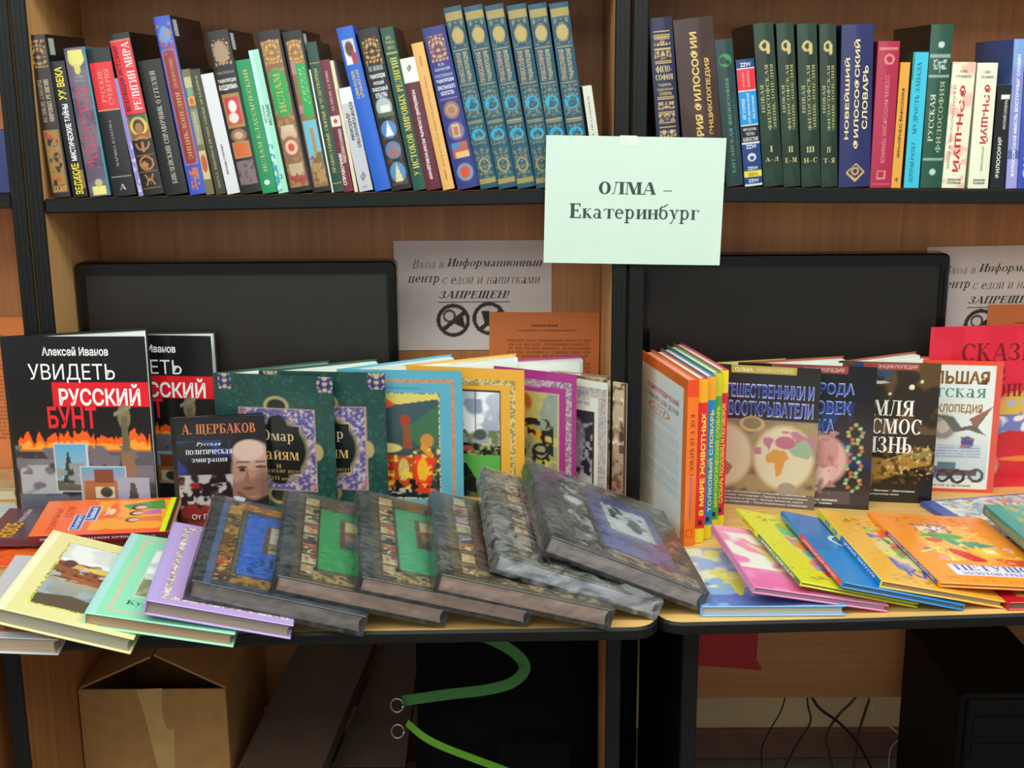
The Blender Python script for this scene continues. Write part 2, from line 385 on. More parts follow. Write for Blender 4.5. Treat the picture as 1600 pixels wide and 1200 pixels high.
def paint(ops, W, Hh, U, V, base):
    """W, Hh face size in metres; U, V arrays of face fractions"""
    col = np.zeros(U.shape+(3,)); col[:] = lin(base)
    mmx, mmy = U*W*1000, V*Hh*1000
    def put(mask, c, a=1.0):
        m = np.clip(mask.astype(float)*a, 0, 1)[..., None]
        col[:] = col*(1-m) + (lin(c) if isinstance(c, str) else c)*m
    for o in ops:
        k = o[0]
        if k == 'r':
            _, a, b, c, d, cc = o[:6]; put((U>=a)&(V>=b)&(U<=c)&(V<=d), cc, o[6] if len(o) > 6 else 1)
        elif k == 'g':      # vertical gradient in a rectangle, bottom colour to top colour
            _, a, b, c, d, c0, c1 = o
            t = np.clip((V-b)/(d-b), 0, 1)[..., None]; put((U>=a)&(V>=b)&(U<=c)&(V<=d), lin(c0)*(1-t)+lin(c1)*t)
        elif k == 'e':
            _, a, b, rx, ry, cc = o[:6]; put(np.clip((1-np.sqrt(((U-a)/rx)**2+((V-b)/ry)**2))*6, 0, 1), cc, o[6] if len(o) > 6 else 1)
        elif k == 'ring':
            _, a, b, rx, ry, w, cc = o; q = np.sqrt(((U-a)/rx)**2+((V-b)/ry)**2); put(np.abs(q-1) < w, cc)
        elif k == 'p':
            put(inpoly(U, V, o[1]), o[2])
        elif k == 'fr':     # frame of thickness (fraction of width) between outer and inner
            _, a, b, c, d, t, cc = o[:7]; ty = t*W/Hh
            m = (U>=a)&(V>=b)&(U<=c)&(V<=d) & ~((U>=a+t)&(V>=b+ty)&(U<=c-t)&(V<=d-ty)); put(m, cc)
            if len(o) > 7: put(m & (vnoise(mmx/2.6, mmy/2.6, 5) > .5), o[7])
        elif k == 'n':      # blotches: scale in mm, threshold
            _, a, b, c, d, sc, th, cc, sd = o[:9]
            q = vnoise(mmx/sc, mmy/sc, sd)*.65+vnoise(mmx/sc*2.1, mmy/sc*2.1, sd+3)*.35
            put(((U>=a)&(V>=b)&(U<=c)&(V<=d))*np.clip((q-th)*9, 0, 1), cc, o[9] if len(o) > 9 else 1)
        elif k == 'o':      # mirrored filigree
            _, a, b, c, d, sc, cc = o[:7]
            x = np.abs(U-(a+c)/2)*W*1000; q = np.sin(x/sc*2.2+3*vnoise(x/sc, mmy/sc, 2))*np.sin(mmy/sc*1.9+3*vnoise(x/sc, mmy/sc, 8))
            put(((U>=a)&(V>=b)&(U<=c)&(V<=d))*np.clip(np.abs(q)*2.2-.55, 0, 1), cc)
        elif k == 'fl':     # flames: band from v=b with ragged top
            _, a, b, c, d = o[:5]; top = b+(d-b)*(vnoise(mmx/9, mmx*0, 4)*.6+vnoise(mmx/3.5, mmx*0, 6)*.4)*1.3
            put((U>=a)&(U<=c)&(V>=b)&(V<=top), '#f06018'); put((U>=a)&(U<=c)&(V>=b)&(V<=b+(top-b)*.55), '#f8a030')
        elif k == 'ln':     # rows of small print lines
            _, a, b, c, d, pitch, cc = o[:7]
            w = vnoise(mmx/1.6, np.floor(mmy/pitch)*3.7, 2)
            put((U>=a)&(V>=b)&(U<=c)&(V<=d)&((mmy/pitch) % 1 < .5)&(w > .25), cc, o[7] if len(o) > 7 else .8)
    return col

def face(mb, W, Hh, mp, ops, texts, base, step=0.002, lift=0.0, tl=0.00025, grid=True):
    """paint a face and its lettering into mesh builder mb; mp(u, v, lift) -> 3D (metres on the face)"""
    if grid:
        nx = max(2, int(W/step)); ny = max(2, int(Hh/step))
        u = np.linspace(0, 1, nx+1); v = np.linspace(0, 1, ny+1)
        U, V = np.meshgrid(u, v)
        col = paint(ops, W, Hh, U, V, base)
        P = mp(U.ravel()*W, V.ravel()*Hh, lift)
        idx = np.arange((nx+1)*(ny+1)).reshape(ny+1, nx+1)
        F = np.stack([idx[:-1,:-1], idx[:-1,1:], idx[1:,1:], idx[1:,:-1]], -1).reshape(-1, 4)
        mb.add(P, F.tolist(), col.reshape(-1, 3))
    for i, t in enumerate(texts):
        s, a, b, c, d, cc = t[:6]; rot = t[6] if len(t) > 6 else 0; font = t[7] if len(t) > 7 else 's'
        lv = tl + 0.00006*i
        if s == '#r': vs = np.array([(0,0),(1,0),(1,1),(0,1)], float); fs = [(0,1,2,3)]
        elif s == '#o':
            an = np.linspace(0, 2*np.pi, 25)[:-1]; vs = np.stack([np.cos(an), np.sin(an)], 1); fs = [tuple(range(24))]
        else: vs, fs = lettering(s, font)
        lo, hi = vs.min(0), vs.max(0); q = (vs-lo)/(hi-lo)
        if rot == 90: q = np.stack([1-q[:,1], q[:,0]], 1)
        elif rot == -90: q = np.stack([q[:,1], 1-q[:,0]], 1)
        uu = (a+(c-a)*q[:,0])*W; vv = (b+(d-b)*q[:,1])*Hh
        mb.add(mp(uu, vv, lv), fs, cc)

# ---------------------------------------------------------------- the book
def book(name, label, cat, group, mat4, w, h, t, cover, spine_c=None, pages='#e8e0cc', front=None, spine=None, back=None,
         mat='gloss', soft=False, sticker=False, wrap=0, step=0.002, band=None):
    root = empty(name, label, cat, group); root.matrix_world = mat4
    c = 0.0006 if soft else 0.0024
    spine_c = spine_c or cover
    ov = 0.0 if soft else 0.0035
    bulge = 0 if soft else min(0.0035, t*0.07)
    fo, ft = front or ((), ()); so, stx = spine or ((), ()); bo, bt = back or ((), ())
    mb = MB()
    mb.bbox((0.0015, 0, t-c), (w, h, t), c*.3, cover)
    if front: face(mb, w-.003, h, lambda u, v, l: np.stack([u+.0022, v*(1-.0016/h)+.0008, np.full_like(u, t+.00012+l)], 1), fo, ft, cover, step)
    mb.build('front_cover', mat, root)
    mb = MB()
    mb.bbox((0.0015, 0, 0), (w, h, c), c*.3, cover)
    if back: face(mb, w-.003, h, lambda u, v, l: np.stack([w-u-.0012, v*(1-.0016/h)+.0008, np.full_like(u, -.00012-l)], 1), bo, bt, cover, step)
    mb.build('back_cover', mat, root)
    mb = MB()
    n = 6
    zs = np.linspace(0, t, n+1); bl = bulge*(1-(2*zs/t-1)**2)
    vs = []; F = []
    for z, b in zip(zs, bl):
        for y in (0, h): vs += [(-b-.0002, y, z), (c*.8, y, z)]
    for i in range(n):
        k = i*4; F += [(k, k+4, k+6, k+2), (k+1, k+3, k+7, k+5), (k, k+1, k+5, k+4), (k+2, k+6, k+7, k+3)]
    F += [(0, 2, 3, 1), (n*4, n*4+1, n*4+3, n*4+2)]
    mb.add(vs, F, spine_c)
    if spine:
        def mp(u, v, l):
            z = u*(1-.001/t)+.0005
            return np.stack([-bulge*(1-(2*z/t-1)**2)-.00035-l, v*(1-.001/h)+.0005, z], 1)
        face(mb, t, h, mp, so, stx, spine_c, 0.0014, tl=0.0003)
    mb.build('spine', mat, root, fix=False)
    mb = MB()
    z0, z1 = c, t-c; x1 = w-ov-.0005; dn = 0 if soft else min(.004, (z1-z0)*.16)
    m_ = 5; vs = []; F = []
    for i in range(m_+1):
        s_ = i/m_; z = z0+(z1-z0)*s_; xe = x1-dn*(1-(2*s_-1)**2)
        vs += [(c*.5, ov, z), (xe, ov, z), (xe, h-ov, z), (c*.5, h-ov, z)]
    for i in range(m_):
        for j in range(4):
            a, b = i*4+j, i*4+(j+1) % 4; F.append((a, b, b+4, a+4))
    F += [(3, 2, 1, 0), tuple(m_*4+j for j in range(4))]
    mb.add(vs, F, pages)
    if band: mb.box((0, -.0005, z0), (.004, ov, z1), band)
    mb.build('page_block', 'pages', root)
    if sticker:
        mb = MB(); mb.box((.012, h-.032, t+.0002), (.034, h-.006, t+.0006), '#c8d0cc')
        mb.build('price_sticker', 'sheet', root)
    if wrap:
        mb = MB(); g = 0.0022
        rs = np.random.RandomState(int(w*1e4+t*1e5) % 9999)
        def sheet(o, du, dv, nu, nv, nrm):
            P = []; o = np.array(o); du = np.array(du); dv = np.array(dv); nrm = np.array(nrm)
            for j in range(nv+1):
                for i in range(nu+1):
                    a, b = i/nu, j/nv
                    edge = min(a, 1-a, b, 1-b) < 1e-6
                    k = 0 if edge else (vnoise(np.array(a*nu*.55), np.array(b*nv*.55), rs_seed)-.3)*.0035*wrap
                    P.append(o+du*a+dv*b+nrm*k)
            F = [(j*(nu+1)+i, j*(nu+1)+i+1, (j+1)*(nu+1)+i+1, (j+1)*(nu+1)+i) for j in range(nv) for i in range(nu)]
            mb.add(np.array(P), F, '#fff')
        rs_seed = rs.randint(50); W_, H_, T_ = w+2*g, h+2*g, t+2*g
        sheet((-g-bulge,-g,T_-g), (W_+bulge,0,0), (0,H_,0), 26, 32, (0,0,1))
        sheet((-g-bulge,-g,-g), (W_+bulge,0,0), (0,0,T_), 30, 5, (0,-1,0))
        sheet((-g-bulge,H_-g,-g), (0,-H_,0), (0,0,T_), 30, 5, (-1,0,0))
        sheet((W_-g,-g,-g), (0,H_,0), (0,0,T_), 30, 5, (1,0,0))
        sheet((W_-g,H_-g,-g), (-W_-bulge,0,0), (0,0,T_), 30, 5, (0,1,0))
        mb.build('plastic_wrap', 'loosewrap' if wrap > 2 else 'wrap', root, smooth=wrap < 2)
    return root

def open_book(name, label, group, hinge, af, ab, wf, wb, h, cover, front, back_edge=None, pages='#e8efe6', t=0.014, soft=False, mat='gloss', step=0.0018, zb=0.7502, fore=None):
    """a book standing on the desk with its covers spread; hinge at the left seen from the front"""
    root = empty(name, label, 'book', group, (hinge[0], hinge[1], zb))
    c = 0.0024
    fd = Vector((math.cos(af), math.sin(af), 0)); bd = Vector((math.cos(ab), math.sin(ab), 0))
    fn = Vector((fd.y, -fd.x, 0)); bn = Vector((-bd.y, bd.x, 0))      # outward normals
    def slab(mb, d, n, w_, a, b, x0, y0, y1, col):
        vs = []
        for y in (y0, y1):
            for x, q in ((x0, a), (w_, a), (w_, b), (x0, b)): vs.append(tuple(d*x+n*q+Vector((0,0,y))))
        mb.add(vs, [(0,3,2,1),(4,5,6,7),(0,1,5,4),(1,2,6,5),(2,3,7,6),(3,0,4,7)], col)
    mb = MB(); slab(mb, fd, fn, wf, 0, c, 0, 0, h, cover)
    fo, ft = front
    f3 = np.array(fd); n3 = np.array(fn)
    def mp(u, v, l): return u[:,None]*f3[None]+np.stack([v*0, v*0, v], 1)+n3[None]*(c+.0002+l)
    face(mb, wf, h, mp, fo, ft, cover, step)
    mb.build('front_cover', mat, root, fix=False)
    mb = MB(); slab(mb, bd, bn, wb, 0, c, 0, 0, h, back_edge or cover); mb.build('back_cover', mat, root, fix=True)
    mb = MB()
    a0 = fn*c; b0 = bn*c; mid = (fn+bn).normalized()*c*1.6-(fd+bd).normalized()*0.004
    vs = [tuple(p+Vector((0,0,y))) for y in (0, h) for p in (a0, mid, b0, Vector((0,0,0)))]
    mb.add(vs, [(0,1,2,3),(4,7,6,5),(0,4,5,1),(1,5,6,2),(2,6,7,3),(3,7,4,0)], cover)
    mb.build('spine', mat, root, fix=True)
    # the page block rests against the back cover, wedge-shaped towards the hinge; loose leaves fan out of it
    mb = MB(); bi = -bn; y0, y1 = .004, h-.004; d = ab-af
    wl = wb-.004; vs = []; sx = (.004, .35*wl, .7*wl, wl)
    for x in sx:
        g = min(t, x*math.sin(d)*.93+.0004)
        for q, y in ((.0002, y0), (g, y0), (g, y1), (.0002, y1)): vs.append(tuple(bd*x+bi*q+Vector((0,0,y))))
    F = [(i*4+k, i*4+(k+1) % 4, i*4+4+(k+1) % 4, i*4+4+k) for i in range(3) for k in range(4)]+[(3,2,1,0), (12,13,14,15)]
    mb.add(vs, F, pages)
    for k in range(1, 3):
        a = af+d*(1-k*.13)-t/wb; dd = Vector((math.cos(a), math.sin(a), 0)); nn = Vector((dd.y, -dd.x, 0))
        if d > math.radians(12): slab(mb, dd, nn, min(wb, wf)*(.93), .0, .0006, .004, y0, y1, pages)
    mb.build('page_block', 'pages', root, fix=True)
    return root

# ---------------------------------------------------------------- the room
def struct(name, mb, mat): return tag(mb.build(name, mat), kind='structure')
mb = MB(); mb.box((-3.2, -3.0, -.1), (3.2, 2.58, 0)); struct('floor', mb, 'floor')
mb = MB(); mb.box((-3.2, 2.56, 0), (3.2, 2.66, 2.9)); struct('wall_back', mb, 'wall')
mb = MB(); mb.box((-3.2, -3.0, 2.85), (3.2, 2.58, 2.95)); struct('ceiling', mb, 'ceil')
mb = MB(); mb.bbox((-3.2, 2.542, 0.0), (3.2, 2.56, .07), .003); struct('baseboard_back', mb, 'base')

# ---------------------------------------------------------------- open shelf units
def bookshelf(label, x0, x1, z_at, tilt, loose=True, lw=True, rw=True):
    """x0..x1 outside faces; z_at height of the shelf top at the middle; tilt along x"""
    r = empty('bookshelf', label, 'bookshelf', None, ((x0+x1)/2, 2.18, 0.75))
    cx = (x0+x1)/2; h = (x1-x0)/2; th = .024
    def part(n, a, b, mat, rad=.0015, rot=None):
        m = MB(); m.bbox((a[0]-cx, a[1]-2.18, a[2]-.75), (b[0]-cx, b[1]-2.18, b[2]-.75), rad)
        return m.build(n, mat, r)
    for side, (a, b) in (('l', (x0, x0+th)), ('r', (x1-th, x1))):
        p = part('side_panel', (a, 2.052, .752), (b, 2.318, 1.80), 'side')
        m = MB(); m.bbox((a-cx-.0005, 2.046-2.18, .752-.75), (b-cx+.0005, 2.053-2.18, 1.05), .002)
        for q in (.3, .62):
            m.box((a-cx+th*q, 2.0452-2.18, .002), (a-cx+th*q+.0012, 2.0465-2.18, 1.049))
        m.build('edge_band', 'black', p)
    part('back_panel', (x0+th, 2.306, .752), (x1-th, 2.316, 1.79), 'wood')
    part('top_board', (x0+th, 2.052, 1.650), (x1-th, 2.306, 1.674), 'woodx')
    m = MB(); m.bbox((-h+th, -.122, -.022), (h-th, .126, 0), .001)
    s = m.build('shelf', 'woodx', r); s.location = (0, 0, z_at-.75); s.rotation_euler.y = -tilt
    m = MB(); m.bbox((-h+th, -.131, -.0235), (h-th, -.1215, .0005), .003)
    m.build('shelf_edge_band', 'black', s)
    return r
XL0, XL1 = -.786, .191
XR0, XR1 = .195, 1.172
bookshelf('beech shelf unit with black front edges holding the books on religions', XL0, XL1, 1.3133, .0128)
bookshelf('beech shelf unit with black front edges holding the books on philosophy', XR0, XR1, 1.3145, -.0125)
bookshelf('beech shelf unit cut off by the left edge of the picture', -1.767, -.790, 1.316, 0)
ZL = lambda x: 1.3133+.0128*(x+.2975)+.0006
ZR = lambda x: 1.3145-.0125*(x-.6835)+.0006

# ---------------------------------------------------------------- desks
def desk(label, outline, zt, panels, modesty, rnd=()):
    r = empty('desk', label, 'desk', None, (outline[0][0], outline[0][1], 0)); ox, oy = outline[0]
    m = MB(); n = len(outline); t = .0175
    def pr(m, pts, z0, z1):
        k = len(pts)
        m.add([(x-ox, y-oy, z) for z in (z0, z1) for x, y in pts], [tuple(range(k))[::-1], tuple(range(k, 2*k))] + [(i, (i+1) % k, k+(i+1) % k, k+i) for i in range(k)], '#888')
    pr(m, outline, zt-t, zt)
    top = m.build('desk_top', 'top', r)
    # black band wrapped around the rim
    m = MB(); cx = sum(p[0] for p in outline)/n; cy = sum(p[1] for p in outline)/n
    pts = [Vector(p) for p in outline]; out = []
    for i, p in enumerate(pts):
        a = (p-pts[i-1]).normalized(); b = (pts[(i+1) % n]-p).normalized(); d = (a+b).normalized(); nn = Vector((d.y, -d.x))
        out.append(nn)
    vs = []; F = []
    prof = [(.0002, -.0005), (.0025, .0), (.005, -.004), (.005, -t+.004), (.0025, -t-.001), (.0002, -t-.0005)]
    for p, nn in zip(pts, out):
        for o, z in prof: vs.append((p.x+nn.x*o-ox, p.y+nn.y*o-oy, zt+z+.0008))
    k = len(prof)
    for i in range(n):
        j = (i+1) % n
        for q in range(k-1): F.append((i*k+q, i*k+q+1, j*k+q+1, j*k+q))
    m.add(vs, F, '#111'); m.build('edge_band', 'black', top, smooth=False, fix=True)
    for a, b, y0 in panels:
        m = MB(); m.bbox((a-ox, y0-oy+.004, .002), (b-ox, 2.34-oy, zt-t-.001), .001)
        p = m.build('side_panel', 'wood', r)
        m = MB(); m.bbox((a-ox-.0005, y0-oy-.002, .002), (b-ox+.0005, y0-oy+.0045, zt-t-.001), .002); m.build('edge_band', 'black', p)
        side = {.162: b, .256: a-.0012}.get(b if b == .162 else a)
        if side is not None:      # black sheets added to stand for the shade in the gap between the desks
            m = MB(); m.box((side-ox, y0-oy+.005, .003), (side+.0012-ox, 2.33-oy, zt-t-.002)); m.build('gap_shade_face', 'tower', p)
    a, b, z = modesty
    m = MB(); m.bbox((a-ox, 2.31-oy, z), (b-ox, 2.326-oy, zt-t-.001), .001); m.build('modesty_panel', 'woodx', r)
    return r
def rc(cx, cy, r, a0, a1, n=6): return [(cx+r*math.cos(math.radians(a0+(a1-a0)*i/n)), cy+r*math.sin(math.radians(a0+(a1-a0)*i/n))) for i in range(n+1)]
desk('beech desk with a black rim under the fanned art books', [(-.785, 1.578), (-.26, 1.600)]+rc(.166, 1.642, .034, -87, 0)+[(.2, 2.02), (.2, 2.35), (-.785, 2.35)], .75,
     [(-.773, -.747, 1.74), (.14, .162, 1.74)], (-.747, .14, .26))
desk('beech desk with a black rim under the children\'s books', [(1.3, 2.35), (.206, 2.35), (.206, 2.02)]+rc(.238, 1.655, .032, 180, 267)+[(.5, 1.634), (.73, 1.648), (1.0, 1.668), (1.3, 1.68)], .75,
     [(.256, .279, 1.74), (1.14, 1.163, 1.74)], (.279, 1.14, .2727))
desk('beech desk at the left edge of the picture under the pale sheet', [(-1.7, 1.55), (-.80, 1.562), (-.80, 2.35), (-1.7, 2.35)], .75, [(-.826, -.803, 1.74)], (-1.65, -.826, .27))

# ---------------------------------------------------------------- books on the upper shelf
RY = lambda a: Matrix.Rotation(-a, 4, 'Y')
BASE = Matrix(((0, 0, 1, 0), (1, 0, 0, 0), (0, 1, 0, 0), (0, 0, 0, 1)))      # book x into the shelf, y up, z to the right
GOLD = '#c9a35a'
def shelf_book(row, zf, label, sc, cc, w, so, stx, group, **k):
    x, z, a, h, t = row
    zz = zf(x) + (math.sin(-a)*t if a < 0 else 0) + .0004
    m = Matrix.Translation((x, 2.062, zz)) @ RY(a) @ BASE
    book('book', label, 'book', group, m, w, h, t-.0006, cc, sc, spine=(so, stx), **k)
SL = [[-0.7509, 1.3074, 0.0745, 0.2576, 0.0305], [-0.7169, 1.3077, 0.0916, 0.2163, 0.0246], [-0.6893, 1.308, 0.0969, 0.2367, 0.0347], [-0.6509, 1.3095, 0.1073, 0.2349, 0.038], [-0.6095, 1.3092, 0.1431, 0.1894, 0.0084], [-0.6014, 1.3086, 0.1501, 0.2578, 0.0347], [-0.5657, 1.3099, 0.1395, 0.2153, 0.038], [-0.5251, 1.3104, 0.1448, 0.2832, 0.0271], [-0.4986, 1.3122, 0.1402, 0.2012, 0.014], [-0.482, 1.3129, 0.1553, 0.2012, 0.0166], [-0.4639, 1.3112, 0.1692, 0.1936, 0.0214], [-0.4424, 1.3109, 0.1632, 0.2591, 0.0364], [-0.4063, 1.3122, 0.1562, 0.2138, 0.0251], [-0.3803, 1.3126, 0.1643, 0.2296, 0.0171], [-0.3623, 1.3133, 0.1637, 0.2575, 0.0383], [-0.3239, 1.3159, 0.1524, 0.2564, 0.0318], [-0.2928, 1.319, 0.1483, 0.1977, 0.0041], [-0.2905, 1.3162, 0.1503, 0.2394, 0.0184], [-0.2734, 1.3158, 0.1482, 0.2118, 0.0166], [-0.2556, 1.3175, 0.1553, 0.211, 0.0062], [-0.2475, 1.3158, 0.1836, 0.1674, 0.0229], [-0.2217, 1.3159, 0.2083, 0.2631, 0.0271], [-0.1949, 1.3153, 0.1879, 0.2585, 0.0343], [-0.1588, 1.3164, 0.1853, 0.2608, 0.0218], [-0.1375, 1.3159, 0.1856, 0.2126, 0.0255], [-0.1105, 1.3166, 0.1999, 0.2365, 0.0196], [-0.0866, 1.3161, 0.2072, 0.2599, 0.0374], [-0.049, 1.3179, 0.1955, 0.2906, 0.0292], [-0.0194, 1.3177, 0.1862, 0.2911, 0.0307], [0.0113, 1.3177, 0.1769, 0.2916, 0.0303], [0.0422, 1.3187, 0.1633, 0.2908, 0.0313], [0.0733, 1.3188, 0.1541, 0.2913, 0.0298], [0.1038, 1.3187, 0.1433, 0.2918, 0.0309], [0.1402, 1.3195, 0.1502, 0.1627, 0.0156]]
SR = [[0.2445, 1.3203, 0.0908, 0.2654, 0.0377], [0.2879, 1.3193, 0.1094, 0.2634, 0.0635], [0.3527, 1.3223, 0.1144, 0.2333, 0.0289], [0.3832, 1.3216, 0.11, 0.2024, 0.03], [0.4145, 1.3224, 0.1077, 0.2588, 0.0324], [0.4469, 1.3216, 0.0914, 0.2589, 0.0283], [0.4762, 1.3204, 0.0773, 0.2582, 0.0319], [0.5083, 1.3206, 0.063, 0.2579, 0.0273], [0.5367, 1.3193, 0.034, 0.2566, 0.0516], [0.5879, 1.3199, 0.001, 0.2318, 0.0352], [0.6228, 1.3178, -0.0142, 0.1992, 0.016], [0.6435, 1.3186, -0.0077, 0.2151, 0.0249], [0.6703, 1.3163, -0.001, 0.258, 0.0356], [0.7055, 1.3164, -0.0188, 0.1998, 0.0378], [0.7487, 1.3158, -0.0015, 0.1993, 0.0332], [0.7846, 1.3156, 0.0001, 0.1649, 0.0234], [0.8106, 1.3162, 0.0266, 0.2365, 0.0186], [0.8296, 1.3158, 0.0262, 0.2385, 0.0383]]
GRL = 'books on religions leaning on the upper shelf'
GRR = 'philosophy books standing on the upper shelf'
def vol(n, l): # one of the six teal volumes
    so = [('r',.03,.93,.97,.975,'#9c8a4c'), ('o',.06,.78,.94,.93,5,'#7c8062'), ('e',.5,.845,.36,.045,'#b09a5c'), ('ring',.5,.845,.42,.06,.1,'#1d3f52'), ('r',.05,.765,.95,.772,'#a8935a'),
          ('r',.05,.575,.95,.58,'#a8935a'), ('o',.05,.40,.95,.565,5,'#747c62'), ('r',.05,.375,.95,.38,'#a8935a'), ('r',.05,.365,.95,.368,'#a8935a'), ('o',.05,.24,.95,.355,5,'#747c62'),
          ('o',.05,.06,.95,.23,5,'#747c62'), ('ring',.5,.13,.3,.035,.14,'#a08c58'), ('r',.03,.025,.97,.055,'#9c8a4c')]
    tx = [('#o',.12,.435,.88,.51,'#2a9cc4'), ('#o',.12,.27,.88,.335,'#2a9cc4'), (n,.5-.07*len(n),.452,.5+.07*len(n),.494,'#1c5566',0,'c'), (l,.28,.29,.72,.315,'#1c5566',0,'c'),
          ('ПРАВОСЛАВНАЯ',.14,.59,.42,.755,'#b79a76',90,'b'), ('ЭНЦИКЛОПЕДИЯ',.56,.59,.84,.755,'#b0a478',90,'b')]
    return so, tx
